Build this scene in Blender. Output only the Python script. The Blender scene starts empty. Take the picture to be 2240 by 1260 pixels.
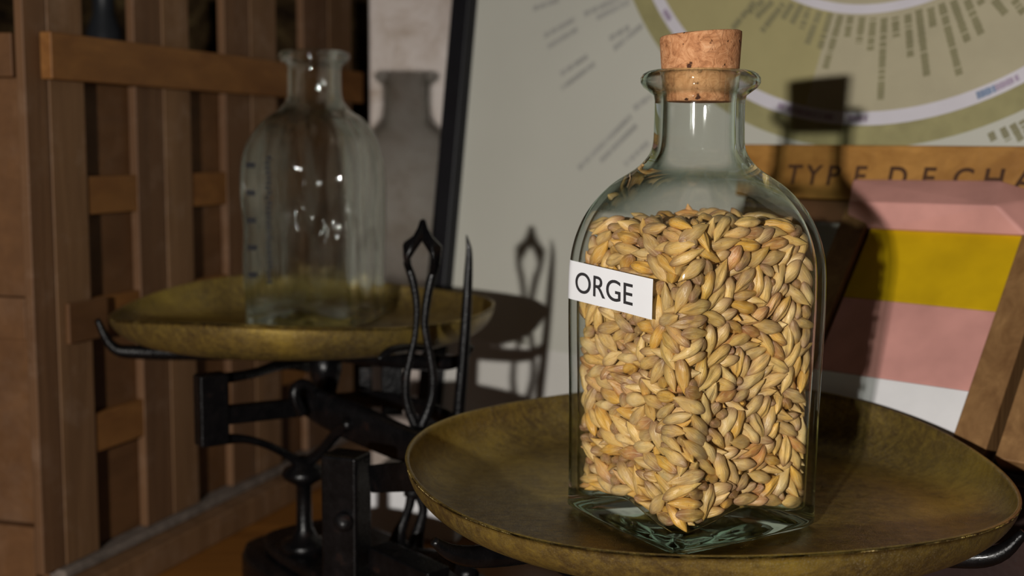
import bpy, bmesh, math, random
from mathutils import Vector, Matrix, Quaternion, Euler
PI = math.pi
SC = bpy.context.scene
COL = SC.collection
random.seed(11)

# ---------------------------------------------------------------- camera, light, exposure
CAM_Z = 0.205                      # lens height above the table top
F_PX, PITCH, ROLL = 2600.0, 0.1197, 0.0091
_fwd = Vector((0, math.cos(PITCH), -math.sin(PITCH)))
_up0 = Vector((0, math.sin(PITCH), math.cos(PITCH)))
_rt0 = Vector((1, 0, 0))
CR = _rt0*math.cos(ROLL) + _up0*math.sin(ROLL)
CU = -_rt0*math.sin(ROLL) + _up0*math.cos(ROLL)
cd = bpy.data.cameras.new('camera'); cam = bpy.data.objects.new('camera', cd); COL.objects.link(cam)
cd.sensor_width = 36.0; cd.lens = F_PX/2240*36.0; cd.clip_start = 0.01; cd.clip_end = 50
M = Matrix((CR, CU, -_fwd)).transposed().to_4x4(); M.translation = (0, 0, CAM_Z)
cam.matrix_world = M
SC.camera = cam
cd.dof.use_dof = True; cd.dof.focus_distance = 0.305; cd.dof.aperture_fstop = 14.0

SC.view_settings.view_transform = 'Standard'; SC.view_settings.look = 'None'
SC.view_settings.gamma = 1.0; SC.view_settings.exposure = 0.0; SC.view_settings.use_curve_mapping = False

w = bpy.data.worlds.new('world'); SC.world = w; w.use_nodes = True
w.node_tree.nodes['Background'].inputs[0].default_value = (1.0, 0.72, 0.45, 1)
w.node_tree.nodes['Background'].inputs[1].default_value = 0.010

def area(name, loc, target, sx, sy, power, color):
    l = bpy.data.lights.new(name, 'AREA'); l.shape = 'RECTANGLE'; l.size = sx; l.size_y = sy
    l.energy = power; l.color = color
    o = bpy.data.objects.new(name, l); COL.objects.link(o); o.location = loc
    o.rotation_euler = (Vector(target)-Vector(loc)).to_track_quat('-Z', 'Y').to_euler()
    return o
# the flash, beside and behind the lens
area('flash', (-0.207, -0.296, CAM_Z+0.030), (0.02, 0.45, 0.11), 0.017, 0.012, 5.4, (1.0, 0.96, 0.90))
# a warm ceiling lamp of the room
area('room_lamp', (0.52, 0.83, 1.47), (0, 0.4, 0.1), 0.05, 0.05, 0.7, (1.0, 0.66, 0.33))

# ---------------------------------------------------------------- helpers
def ray(px, py):
    """direction through a point of the picture, scaled so that y = 1"""
    d = _fwd + (CR*(px-1120) - CU*(py-630))*(1/F_PX)
    return d/d.y
def P(px, py, d):
    """the place d metres in front of the lens seen at that point"""
    return Vector((0, 0, CAM_Z)) + ray(px, py)*d

def tag(o, label=None, cat=None, group=None, kind=None):
    if label: o['label'] = label
    if cat: o['category'] = cat
    if group: o['group'] = group
    if kind: o['kind'] = kind
    return o
def thing(name, label, cat, loc=(0, 0, 0), group=None):
    o = bpy.data.objects.new(name, None); COL.objects.link(o); o.location = loc
    o.empty_display_size = 0.01
    return tag(o, label, cat, group)
def rootloc(o):
    v = Vector((0, 0, 0))
    while o is not None: v += o.location; o = o.parent
    return v
def mk(name, verts, faces, mat, parent=None, smooth=False, auto=None, bevel=0.0, seg=2):
    """verts in world space; stored relative to the parent"""
    off = rootloc(parent) if parent else Vector((0, 0, 0))
    me = bpy.data.meshes.new(name)
    me.from_pydata([tuple(Vector(v)-off) for v in verts], [], faces); me.update()
    bm = bmesh.new(); bm.from_mesh(me); bmesh.ops.recalc_face_normals(bm, faces=bm.faces); bm.to_mesh(me); bm.free()
    if smooth: me.polygons.foreach_set('use_smooth', [True]*len(me.polygons))
    me.materials.append(mat)
    o = bpy.data.objects.new(name, me); COL.objects.link(o)
    if parent: o.parent = parent
    if bevel:
        b = o.modifiers.new('b', 'BEVEL'); b.width = bevel; b.segments = seg; b.limit_method = 'ANGLE'; b.angle_limit = 0.6
        if not smooth:
            me.polygons.foreach_set('use_smooth', [True]*len(me.polygons))
            b.harden_normals = True
    return o
class Fr:
    """a frame: origin o, axes a (along), b (up), c (towards the viewer side)"""
    def __init__(s, o, a, b, c=None):
        s.o, s.a, s.b = Vector(o), Vector(a).normalized(), Vector(b).normalized()
        s.c = Vector(c).normalized() if c is not None else s.a.cross(s.b).normalized()
    def pt(s, a, b, c=0.0): return s.o + s.a*a + s.b*b + s.c*c
    def hit(s, px, py, c=0.0):
        r = ray(px, py); o = s.o + s.c*c; cam0 = Vector((0, 0, CAM_Z))
        t = (o-cam0).dot(s.c)/r.dot(s.c); q = cam0 + r*t - o
        return q.dot(s.a), q.dot(s.b)
def boxv(fr, a, b, c):
    return [fr.pt(x, y, z) for x in a for y in b for z in c]
BF = [(0, 1, 3, 2), (4, 6, 7, 5), (0, 4, 5, 1), (2, 3, 7, 6), (0, 2, 6, 4), (1, 5, 7, 3)]
def box(name, fr, a, b, c, mat, parent=None, bevel=0.0005):
    return mk(name, boxv(fr, a, b, c), BF, mat, parent, bevel=bevel)
def crom(pts, n):
    """smooth curve through tuples of any length"""
    out = []
    L = len(pts)
    for i in range(L-1):
        p0 = pts[max(i-1, 0)]; p1 = pts[i]; p2 = pts[i+1]; p3 = pts[min(i+2, L-1)]
        for k in range(n):
            t = k/n
            out.append(tuple(0.5*((2*b)+(-a+c)*t+(2*a-5*b+4*c-d)*t*t+(-a+3*b-3*c+d)*t**3) for a, b, c, d in zip(p0, p1, p2, p3)))
    out.append(tuple(pts[-1])); return out
def tube_data(pts, rads, n=12, flat=1.0, axis=None, power=1.0):
    """tube along points; with axis given, its thickness along that axis is scaled by flat"""
    V, F = [], []
    m = len(pts); prev = None
    for i, p in enumerate(pts):
        t = (Vector(pts[min(i+1, m-1)])-Vector(pts[max(i-1, 0)])).normalized()
        if axis is not None:
            s2 = Vector(axis) - t*t.dot(Vector(axis)); s2.normalize(); s1 = t.cross(s2)
        else:
            if prev is None:
                q = Vector((0, 0, 1)) if abs(t.z) < 0.9 else Vector((1, 0, 0)); s1 = t.cross(q).normalized()
            else: s1 = (prev - t*t.dot(prev)).normalized()
            s2 = t.cross(s1); prev = s1
        for k in range(n):
            a = 2*PI*k/n; cs, sn = math.cos(a), math.sin(a)
            cs = math.copysign(abs(cs)**power, cs); sn = math.copysign(abs(sn)**power, sn)
            V.append(Vector(p) + s1*(rads[i]*cs) + s2*(rads[i]*flat*sn))
    for i in range(m-1):
        for k in range(n):
            F.append((i*n+k, i*n+(k+1) % n, (i+1)*n+(k+1) % n, (i+1)*n+k))
    F.append(tuple(range(n))[::-1]); F.append(tuple((m-1)*n+k for k in range(n)))
    return V, F
def join(*vf):
    V, F = [], []
    for v, f in vf:
        o = len(V); V += list(v); F += [tuple(i+o for i in q) for q in f]
    return V, F
def ptube(pp, sm=5, n=12, flat=1.0, axis=None, power=1.0):
    """pp: (px, py, distance, half width in picture points)"""
    cc = crom(pp, sm)
    return tube_data([P(a, b, d) for a, b, d, r in cc], [max(r, 0.3)*d/F_PX for a, b, d, r in cc], n, flat, axis, power)
def lathe(prof, c, n=40):
    """prof: (radius, z) pairs about a vertical axis through c"""
    V, F = [], []
    for r, z in prof:
        for k in range(n):
            a = 2*PI*k/n; V.append((c[0]+r*math.cos(a), c[1]+r*math.sin(a), c[2]+z))
    m = len(prof)
    for i in range(m-1):
        for k in range(n): F.append((i*n+k, i*n+(k+1) % n, (i+1)*n+(k+1) % n, (i+1)*n+k))
    F.append(tuple(range(n))[::-1]); F.append(tuple((m-1)*n+k for k in range(n)))
    return V, F

# ---------------------------------------------------------------- materials
class NT:
    def __init__(s, name):
        s.m = bpy.data.materials.new(name); s.m.use_nodes = True; s.t = s.m.node_tree; s.t.nodes.clear()
        s.out = s.n('ShaderNodeOutputMaterial')
    def n(s, typ, ins=None, **kw):
        x = s.t.nodes.new(typ)
        for k, v in kw.items(): setattr(x, k, v)
        for k, v in (ins or {}).items():
            if hasattr(v, 'links') or isinstance(v, bpy.types.NodeSocket): s.t.links.new(v, x.inputs[k])
            else: x.inputs[k].default_value = v
        return x
    def link(s, a, b): s.t.links.new(a, b)
    def coord(s, scale=(1, 1, 1), rot=(0, 0, 0)):
        tc = s.n('ShaderNodeTexCoord'); mp = s.n('ShaderNodeMapping', {'Vector': tc.outputs['Object'], 'Scale': scale, 'Rotation': rot})
        return mp.outputs[0]
    def noise(s, vec, scale, detail=4, rough=0.5, dist=0.0):
        return s.n('ShaderNodeTexNoise', {'Vector': vec, 'Scale': scale, 'Detail': detail, 'Roughness': rough, 'Distortion': dist}).outputs['Fac']
    def ramp(s, fac, stops):
        r = s.n('ShaderNodeValToRGB', {'Fac': fac}); e = r.color_ramp.elements
        while len(e) > 1: e.remove(e[0])
        e[0].position = stops[0][0]; e[0].color = (*stops[0][1], 1)
        for p, c in stops[1:]:
            q = e.new(p); q.color = (*c, 1)
        return r.outputs[0]
    def mix(s, f, a, b, mode='MIX'):
        x = s.n('ShaderNodeMix', data_type='RGBA', blend_type=mode)
        for sock, v in ((x.inputs[0], f), (x.inputs[6], a), (x.inputs[7], b)):
            if isinstance(v, bpy.types.NodeSocket): s.link(v, sock)
            else: sock.default_value = v if not isinstance(v, tuple) else (*v, 1)
        return x.outputs[2]
    def math(s, op, a, b=0.0, clamp=False):
        x = s.n('ShaderNodeMath', operation=op, use_clamp=clamp)
        for i, v in enumerate((a, b)):
            if isinstance(v, bpy.types.NodeSocket): s.link(v, x.inputs[i])
            else: x.inputs[i].default_value = v
        return x.outputs[0]
    def bump(s, h, strength, dist):
        return s.n('ShaderNodeBump', {'Height': h, 'Strength': strength, 'Distance': dist}).outputs[0]
    def bsdf(s, **kw):
        names = dict(color='Base Color', rough='Roughness', metal='Metallic', normal='Normal', spec='Specular IOR Level', coat='Coat Weight', coatr='Coat Roughness', sub='Subsurface Weight')
        b = s.n('ShaderNodeBsdfPrincipled')
        for k, v in kw.items():
            sock = b.inputs[names[k]]
            if isinstance(v, bpy.types.NodeSocket): s.link(v, sock)
            else: sock.default_value = (*v, 1) if isinstance(v, tuple) and len(v) == 3 else v
        s.link(b.outputs[0], s.out.inputs[0]); return b

def paint(name, col, rough=0.6, spec=0.3, var=0.12, scale=60):
    m = NT(name); c = m.noise(m.coord(), scale, 3)
    f = m.ramp(c, [(0.3, tuple(x*(1-var) for x in col)), (0.7, tuple(min(1, x*(1+var)) for x in col))])
    m.bsdf(color=f, rough=rough, spec=spec, normal=m.bump(c, 0.15, 0.0005)); return m.m
def wood(name, dark, light, along='Z', scale=1.0, rough=0.55, dust=0.0, axes=None):
    m = NT(name)
    sc = {'X': (6, 90, 90), 'Y': (90, 6, 90), 'Z': (90, 90, 6)}[along]
    rot = (0, 0, 0) if axes is None else axes
    v = m.coord(tuple(x*scale for x in sc), rot)
    a = m.noise(v, 1.0, 5, 0.6, 0.6); b = m.noise(v, 4.5, 3, 0.5)
    big = m.noise(m.coord(), 14*scale, 3)
    c = m.ramp(a, [(0.30, dark), (0.52, tuple((x+y)/2 for x, y in zip(dark, light))), (0.70, light)])
    c = m.mix(m.math('MULTIPLY', b, 0.45), c, tuple(x*0.55 for x in dark))
    c = m.mix(m.math('MULTIPLY', big, 0.30), c, tuple(x*0.8 for x in light))
    if dust:
        d = m.ramp(m.noise(m.coord(), 45*scale, 5, 0.7), [(0.52, (0, 0, 0)), (0.72, (dust,)*3)])
        c = m.mix(d, c, (0.36, 0.25, 0.18))
    m.bsdf(color=c, rough=rough, spec=0.3, normal=m.bump(b, 0.25, 0.0006)); return m.m
AX42 = (0, 0, math.radians(42))
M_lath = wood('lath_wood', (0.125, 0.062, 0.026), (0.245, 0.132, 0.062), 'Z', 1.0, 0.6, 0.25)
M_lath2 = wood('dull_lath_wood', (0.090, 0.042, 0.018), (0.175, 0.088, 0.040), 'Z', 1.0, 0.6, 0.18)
M_rail = wood('rail_wood', (0.145, 0.055, 0.013), (0.27, 0.118, 0.030), 'Y', 1.0, 0.5)
M_panel = wood('panel_wood', (0.085, 0.036, 0.012), (0.155, 0.070, 0.025), 'Y', 0.6, 0.6, 0.1)
M_dust = paint('grey_dust', (0.15, 0.12, 0.10), 0.9, 0.1, 0.3, 200)
M_table = wood('table_wood', (0.16, 0.058, 0.010), (0.31, 0.125, 0.022), 'X', 0.7, 0.4)
M_oak = wood('oak', (0.13, 0.058, 0.020), (0.36, 0.20, 0.080), 'Z', 1.3, 0.55, axes=(0, 0, math.radians(48)))
M_sign = wood('sign_oak', (0.26, 0.11, 0.02), (0.50, 0.25, 0.06), 'X', 0.9, 0.5, axes=AX42)
M_pink = paint('pink_paint', (0.56, 0.27, 0.235), 0.6)
M_yellow = paint('yellow_paint', (0.52, 0.33, 0.002), 0.55)
M_frame = paint('black_lacquer', (0.008, 0.008, 0.010), 0.5)
M_white = paint('white_paint', (0.72, 0.71, 0.72), 0.6, var=0.05)
M_stand = wood('stand_wood', (0.014, 0.005, 0.004), (0.030, 0.010, 0.006), 'X', 0.8, 0.55)
M_red = paint('red_paint', (0.16, 0.035, 0.015), 0.6)
M_blackgap = paint('black_paint', (0.012, 0.011, 0.010), 0.6)
M_ink = paint('ink', (0.03, 0.028, 0.03), 0.6)
M_burn = paint('burnt_lettering', (0.06, 0.025, 0.010), 0.8)
M_dark = paint('dark_ceramic', (0.02, 0.022, 0.026), 0.4)

def m_iron():
    m = NT('black_iron'); v = m.coord(); a = m.noise(v, 900, 5, 0.65); b = m.noise(v, 160, 4, 0.6)
    c = m.ramp(b, [(0.35, (0.0022, 0.0022, 0.0025)), (0.62, (0.0045, 0.004, 0.0043)), (0.78, (0.020, 0.009, 0.006))])
    h = m.math('ADD', m.math('MULTIPLY', a, 0.5), b)
    m.bsdf(color=c, rough=m.math('ADD', m.math('MULTIPLY', b, 0.25), 0.14), spec=0.20, normal=m.bump(h, 0.35, 0.0008), coat=0.06, coatr=0.08); return m.m
M_iron = m_iron()
def m_brass():
    m = NT('old_brass'); v = m.coord()
    big = m.noise(v, 22, 5, 0.6, 0.4); mid = m.noise(v, 120, 5, 0.65); fine = m.noise(v, 2600, 2, 0.6)
    str_ = m.noise(m.coord((30, 500, 60)), 1.0, 4, 0.6)
    c = m.ramp(big, [(0.32, (0.085, 0.056, 0.026)), (0.48, (0.165, 0.112, 0.036)), (0.60, (0.32, 0.22, 0.040)), (0.72, (0.54, 0.38, 0.060))])
    c = m.mix(m.math('MULTIPLY', mid, 0.5), c, (0.10, 0.055, 0.018))
    c = m.mix(m.ramp(str_, [(0.35, (0, 0, 0)), (0.75, (0.34,)*3)]), c, (0.44, 0.31, 0.060))
    scr = m.ramp(m.noise(m.coord((60, 2400, 200)), 1.0, 3, 0.6), [(0.50, (0, 0, 0)), (0.66, (0.28,)*3)])
    c = m.mix(scr, c, (0.085, 0.055, 0.022))
    pat = m.noise(m.coord(), 380, 5, 0.75, 0.6)
    c = m.mix(m.ramp(pat, [(0.46, (0, 0, 0)), (0.64, (0.42,)*3)]), c, (0.42, 0.29, 0.055))
    c = m.mix(m.ramp(pat, [(0.32, (0.38,)*3), (0.46, (0, 0, 0))]), c, (0.075, 0.045, 0.018))
    spots = m.ramp(m.n('ShaderNodeTexVoronoi', {'Vector': v, 'Scale': 900.0}).outputs['Distance'], [(0.055, (0.8, 0.8, 0.8)), (0.085, (0, 0, 0))])
    patch = m.ramp(m.noise(v, 60, 3), [(0.46, (0, 0, 0)), (0.62, (1, 1, 1))])
    spots = m.math('MULTIPLY', spots, patch)
    dst = m.ramp(m.noise(v, 3200, 2, 0.7), [(0.56, (0, 0, 0)), (0.68, (0.85,)*3)])
    c = m.mix(m.math('MULTIPLY', dst, m.ramp(m.noise(v, 35, 3), [(0.40, (0.15,)*3), (0.65, (1, 1, 1))])), c, (0.42, 0.35, 0.22))
    c = m.mix(spots, c, (0.62, 0.56, 0.42))
    metal = m.math('SUBTRACT', 0.62, m.math('MULTIPLY', spots, 0.62))
    h = m.math('ADD', m.math('MULTIPLY', big, 2.0), m.math('ADD', mid, m.math('MULTIPLY', fine, 0.35)))
    m.bsdf(color=c, metal=metal, rough=m.math('ADD', m.math('MULTIPLY', mid, 0.46), 0.10), normal=m.bump(h, 0.40, 0.0010)); return m.m
M_brass = m_brass()
def m_cork():
    m = NT('cork'); v = m.coord()
    a = m.noise(v, 330, 5, 0.7, 1.2); vo = m.n('ShaderNodeTexVoronoi', {'Vector': v, 'Scale': 330.0}, feature='DISTANCE_TO_EDGE').outputs['Distance']
    c = m.ramp(a, [(0.28, (0.20, 0.075, 0.030)), (0.45, (0.46, 0.20, 0.085)), (0.62, (0.62, 0.31, 0.15)), (0.75, (0.70, 0.40, 0.22))])
    e = m.ramp(m.math('ADD', vo, m.math('MULTIPLY', a, 0.10)), [(0.05, (1, 1, 1)), (0.12, (0, 0, 0))])
    c = m.mix(m.math('MULTIPLY', e, m.math('MULTIPLY', m.ramp(m.noise(v, 170, 3), [(0.45, (0, 0, 0)), (0.65, (1, 1, 1))]), 0.55)), c, (0.22, 0.085, 0.035))
    pits = m.ramp(m.noise(v, 480, 2), [(0.30, (1, 1, 1)), (0.36, (0, 0, 0))])
    c = m.mix(pits, c, (0.06, 0.02, 0.01))
    m.bsdf(color=c, rough=0.8, spec=0.25, normal=m.bump(m.math('SUBTRACT', a, pits), 0.7, 0.0006)); return m.m
M_cork = m_cork()
def m_grain():
    m = NT('barley_husk')
    tc = m.n('ShaderNodeTexCoord'); at = m.n('ShaderNodeAttribute', attribute_name='tint'); oi = m.n('ShaderNodeObjectInfo')
    rnd = m.math('FRACT', m.math('ADD', at.outputs['Fac'], oi.outputs['Random']))
    sx = m.n('ShaderNodeAttribute', attribute_name='along').outputs['Fac']
    c = m.ramp(rnd, [(0.0, (0.68, 0.40, 0.12)), (0.18, (0.78, 0.51, 0.20)), (0.30, (0.50, 0.32, 0.15)), (0.40, (0.60, 0.37, 0.13)), (0.52, (0.76, 0.38, 0.055)), (0.62, (0.44, 0.27, 0.14)), (0.70, (0.62, 0.42, 0.19)), (0.78, (0.84, 0.60, 0.29)), (0.88, (0.60, 0.25, 0.08)), (0.94, (0.30, 0.16, 0.09)), (1.0, (0.72, 0.46, 0.17))])
    vn = m.noise(tc.outputs['Object'], 420, 4, 0.6)
    c = m.mix(m.ramp(vn, [(0.42, (0, 0, 0)), (0.66, (0.55,)*3)]), c, (0.70, 0.42, 0.10))
    c = m.mix(m.ramp(sx, [(0.0, (0.95,)*3), (0.12, (0.6,)*3), (0.34, (0, 0, 0)), (1.0, (0.0,)*3)]), c, (0.24, 0.10, 0.055))
    c = m.mix(m.math('MULTIPLY', m.ramp(sx, [(0.55, (0, 0, 0)), (0.85, (1, 1, 1))]), m.ramp(rnd, [(0.30, (0.10,)*3), (0.45, (0.8,)*3), (0.58, (0.8,)*3), (0.68, (0.12,)*3)])), c, (0.74, 0.39, 0.06))
    rg = m.n('ShaderNodeAttribute', attribute_name='round').outputs['Fac']
    st = m.noise(m.n('ShaderNodeCombineXYZ', {'X': m.math('MULTIPLY', sx, 2.0), 'Y': m.math('MULTIPLY', rg, 16.0), 'Z': rnd}).outputs[0], 1.6, 3, 0.6)
    c = m.mix(m.math('MULTIPLY', m.ramp(st, [(0.45, (0, 0, 0)), (0.65, (1, 1, 1))]), 0.30), c, (0.88, 0.68, 0.38))
    lines = m.ramp(m.math('ABSOLUTE', m.math('SINE', m.math('MULTIPLY', rg, 18.85))), [(0.0, (0.32,)*3), (0.13, (0, 0, 0))])
    c = m.mix(m.math('MULTIPLY', lines, m.ramp(vn, [(0.35, (0, 0, 0)), (0.6, (1, 1, 1))])), c, (0.30, 0.15, 0.06))
    blot = m.ramp(m.noise(tc.outputs['Object'], 1500, 3, 0.7), [(0.62, (0, 0, 0)), (0.72, (0.7,)*3)])
    c = m.mix(blot, c, (0.22, 0.10, 0.05))
    tone = m.ramp(m.noise(tc.outputs['Object'], 190, 2), [(0.35, (0.88, 0.86, 0.86)), (0.65, (1, 1, 1))])
    c = m.mix(1.0, c, tone, 'MULTIPLY')
    m.bsdf(color=c, rough=0.36, spec=0.5, normal=m.bump(m.math('ADD', st, m.math('MULTIPLY', vn, 0.6)), 0.45, 0.0006), sub=0.0); return m.m
M_grain = m_grain()
def m_glass(name, thru, tint, edge, rough=0.0):
    """glass: real refraction towards the rims, straight passage where the wall is thin and faced squarely"""
    m = NT(name)
    v = m.coord(); wob = m.noise(v, 60, 3, 0.5)
    nrm = m.bump(wob, 0.05, 0.002)
    g = m.n('ShaderNodeBsdfGlass', {'Color': (*edge, 1), 'Roughness': rough, 'IOR': 1.5, 'Normal': nrm})
    lw0 = m.n('ShaderNodeLayerWeight', {'Blend': 0.5}); th0 = m.n('ShaderNodeAttribute', attribute_name='thick').outputs['Fac']
    tcol = m.mix(m.math('MULTIPLY', th0, m.ramp(lw0.outputs['Facing'], [(0.32, (0, 0, 0)), (0.75, (1, 1, 1))])), tint, (0.24, 0.34, 0.29))
    gl = m.n('ShaderNodeBsdfGlossy', {'Color': (1, 1, 1, 1), 'Roughness': 0.035, 'Normal': nrm})
    tr = m.n('ShaderNodeBsdfTransparent', {'Color': tcol})
    lw = m.n('ShaderNodeLayerWeight', {'Blend': 0.5, 'Normal': nrm})
    fr = m.math('ADD', m.math('MULTIPLY', m.math('POWER', lw.outputs['Facing'], 5.0), 0.95), 0.04)
    thin = m.n('ShaderNodeMixShader', {0: fr, 1: tr.outputs[0], 2: gl.outputs[0]})
    f = m.ramp(lw.outputs['Facing'], [(0.0, (1-thru,)*3), (0.55, (1-thru*0.985,)*3), (0.85, (1, 1, 1))])
    th = m.n('ShaderNodeAttribute', attribute_name='thick').outputs['Fac']; sol = m.n('ShaderNodeAttribute', attribute_name='solid').outputs['Fac']
    th = m.math('MULTIPLY', th, m.ramp(lw.outputs['Facing'], [(0.45, (0, 0, 0)), (0.65, (1, 1, 1))]))
    f = m.math('MAXIMUM', f, m.math('MAXIMUM', th, sol))
    mx = m.n('ShaderNodeMixShader', {0: f, 1: thin.outputs[0], 2: g.outputs[0]})
    m.link(mx.outputs[0], m.out.inputs[0]); return m.m
M_glass = m_glass('bottle_glass', 0.97, (0.985, 0.992, 0.985), (0.85, 0.94, 0.89), 0.015)
M_glassfar = m_glass('empty_bottle_glass', 0.64, (0.97, 0.98, 0.97), (0.95, 0.98, 0.96), 0.02)
def m_plaster():
    m = NT('pale_plaster'); v = m.coord(); a = m.noise(v, 35, 6, 0.65, 0.5); b = m.noise(v, 9, 3)
    c = m.ramp(a, [(0.30, (0.36, 0.28, 0.22)), (0.50, (0.52, 0.45, 0.41)), (0.70, (0.62, 0.56, 0.53))])
    c = m.mix(m.ramp(b, [(0.45, (0, 0, 0)), (0.65, (0.6,)*3)]), c, (0.40, 0.33, 0.29))
    m.bsdf(color=c, rough=0.85, spec=0.2, normal=m.bump(a, 0.8, 0.004)); return m.m
def m_stone():
    m = NT('dark_stone'); v = m.coord(); a = m.noise(v, 26, 6, 0.7, 1.0)
    c = m.ramp(a, [(0.35, (0.012, 0.007, 0.004)), (0.52, (0.07, 0.042, 0.018)), (0.68, (0.20, 0.14, 0.06))])
    m.bsdf(color=c, rough=0.9, spec=0.1, normal=m.bump(a, 1.0, 0.02)); return m.m
M_plaster, M_stone = m_plaster(), m_stone()
M_sheet = paint('poster_paper', (0.50, 0.49, 0.43), 0.45, 0.4, var=0.05, scale=9)
M_border = paint('poster_margin', (0.57, 0.55, 0.51), 0.5, var=0.02)
M_khaki = paint('khaki_print', (0.36, 0.315, 0.155), 0.5, var=0.05)
M_beige = paint('beige_print', (0.41, 0.365, 0.25), 0.5, var=0.05)
M_band = paint('olive_print', (0.30, 0.27, 0.13), 0.5, var=0.10, scale=140)
M_arc = paint('pale_print', (0.60, 0.57, 0.62), 0.5, var=0.03)
M_txt = paint('olive_lettering', (0.22, 0.20, 0.11), 0.6)
M_txt2 = paint('grey_lettering', (0.38, 0.37, 0.34), 0.6)
M_blue = paint('blue_lettering', (0.16, 0.22, 0.34), 0.6)
M_plum = paint('plum_lettering', (0.34, 0.27, 0.36), 0.6)

# ---------------------------------------------------------------- setting
Z0 = Fr((0, 0, 0), (1, 0, 0), (0, 1, 0), (0, 0, 1))
o = box('wall_back', Z0, (-2.2, 1.6), (1.20, 1.26), (-0.75, 1.9), M_stone, bevel=0); tag(o, kind='structure')
wf = Fr(P(808, 600, 0.735) - Vector((0, 0, P(808, 600, 0.735).z)), (1, 0.0, 0), (0, 0, 1), (0, -1, 0))
# pale plastered wall return behind the poster
B = box('wall_right', wf, (0, 0.95), (-0.75, 1.7), (-0.25, 0.0), M_plaster, bevel=0.004); tag(B, kind='structure')
o = box('floor', Z0, (-2.2, 1.6), (-1.5, 1.26), (-0.80, -0.75), M_stone, bevel=0); tag(o, kind='structure')

t = thing('wooden_table', 'orange-brown wooden table top carrying the scale, boards and rack', 'table', (0, 0.3, -0.75))
box('table_top', Z0, (-0.62, 0.62), (0.12, 0.728), (-0.026, 0.0), M_table, t, 0.002)
for x in (-0.58, 0.58):
    for y in (0.16, 0.69):
        mk('leg', boxv(Z0, (x-.025, x+.025), (y-.025, y+.025), (-0.75, -0.026)), BF, M_table, t, bevel=0.002)

# ---------------------------------------------------------------- lattice rack at the left
ra = Vector((0.339, 0.941, 0)).normalized()
ro = Vector((-0.173, 0.570, 0))
RK = Fr(ro, ra, (0, 0, 1), Vector((0.941, -0.339, 0)))      # c points out of the lattice, towards the scale
rack = thing('wooden_rack', 'brown wooden lattice rack of upright laths and rails, left of the scale', 'rack', ro)
def rk(px, py, c=0.0): return RK.hit(px, py, c)
for xl, xm, xr in ((64, 115, 192), (303, 363, 421), (498, 553, 609), (668, 722, 771)):
    aL, aM, aR = rk(xl, 400)[0], rk(xm, 400)[0], rk(xr, 400)[0]
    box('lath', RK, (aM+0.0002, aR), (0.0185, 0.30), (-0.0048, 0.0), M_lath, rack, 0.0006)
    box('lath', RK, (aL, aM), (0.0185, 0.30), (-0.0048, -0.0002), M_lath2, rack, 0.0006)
a0 = rk(112, 130, 0.006)[0]; a9 = rk(776, 200)[0]
zc = CAM_Z
box('rail', RK, (a0, a9), (zc+0.0255, zc+0.0450), (0.0002, 0.0062), M_rail, rack, 0.0006)
def short_rail(xa, xb, z0, z1, c1=-0.0008):
    box('rail', RK, (rk(xa, 400)[0]+0.0003, rk(xb, 400)[0]), (z0, z1), (-0.0047, c1), M_rail, rack, 0.0005)
for xa, xb in ((192, 326), (421, 520), (609, 690)):
    short_rail(xa, xb, zc-0.0325, zc-0.0155)
    short_rail(xa, xb, zc-0.141, zc-0.123)
short_rail(192, 303, zc-0.088, zc-0.070); short_rail(421, 498, zc-0.088, zc-0.070)
box('rail', RK, (rk(142, 700)[0], rk(228, 700)[0]), (zc-0.088, zc-0.070), (0.0002, 0.0024), M_panel, rack, 0.0006)
box('bottom_board', RK, (a0-0.004, a9), (0.0, 0.014), (-0.0110, 0.014), M_lath, rack, 0.0008)
box('dusty_ledge', RK, (a0, a9), (0.0142, 0.0183), (-0.0110, 0.0035), M_dust, rack, 0.0008)
box('back_panel', RK, (a0+0.020, a9), (0.0185, zc+0.040), (-0.0110, -0.0049), M_panel, rack, 0.0006)
# the side of the rack that turns away to the left
RS = Fr(RK.pt(rk(66, 300)[0], 0, -0.004), Vector((-0.97, 0.24, 0)), (0, 0, 1), Vector((-0.24, -0.97, 0)))
box('side_panel', RS, (0.0, 0.28), (0.0, zc+0.030), (-0.012, -0.006), M_panel, rack, 0.0006)
box('side_rail', RS, (0.002, 0.28), (zc+0.026, zc+0.044), (-0.0055, 0.002), M_panel, rack, 0.0006)
box('side_rail', RS, (0.002, 0.28), (zc-0.084, zc-0.066), (-0.0055, 0.0), M_panel, rack, 0.0006)
box('side_rail', RS, (0.002, 0.28), (zc-0.190, zc-0.166), (-0.0055, 0.0), M_panel, rack, 0.0006)

# dark and pale things behind the rack
c = P(228, 60, 0.80)
v, f = lathe([(0.010, -0.012), (0.0125, 0.0), (0.0135, 0.02), (0.011, 0.045), (0.007, 0.055), (0.007, 0.08), (0.009, 0.082)], (c.x, c.y, zc+0.028))
o = mk('dark_jar', v, f, M_dark, smooth=True); tag(o, 'black jar behind the rack, seen above its top rail', 'jar')
v, f = lathe([(0.034, 0.0), (0.034, zc+0.012), (0.031, zc+0.016)], (c.x, c.y, 0))
o = mk('wooden_stand', v, f, M_panel, smooth=True); tag(o, 'brown round stand under the black jar, behind the rack', 'stand')

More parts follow.
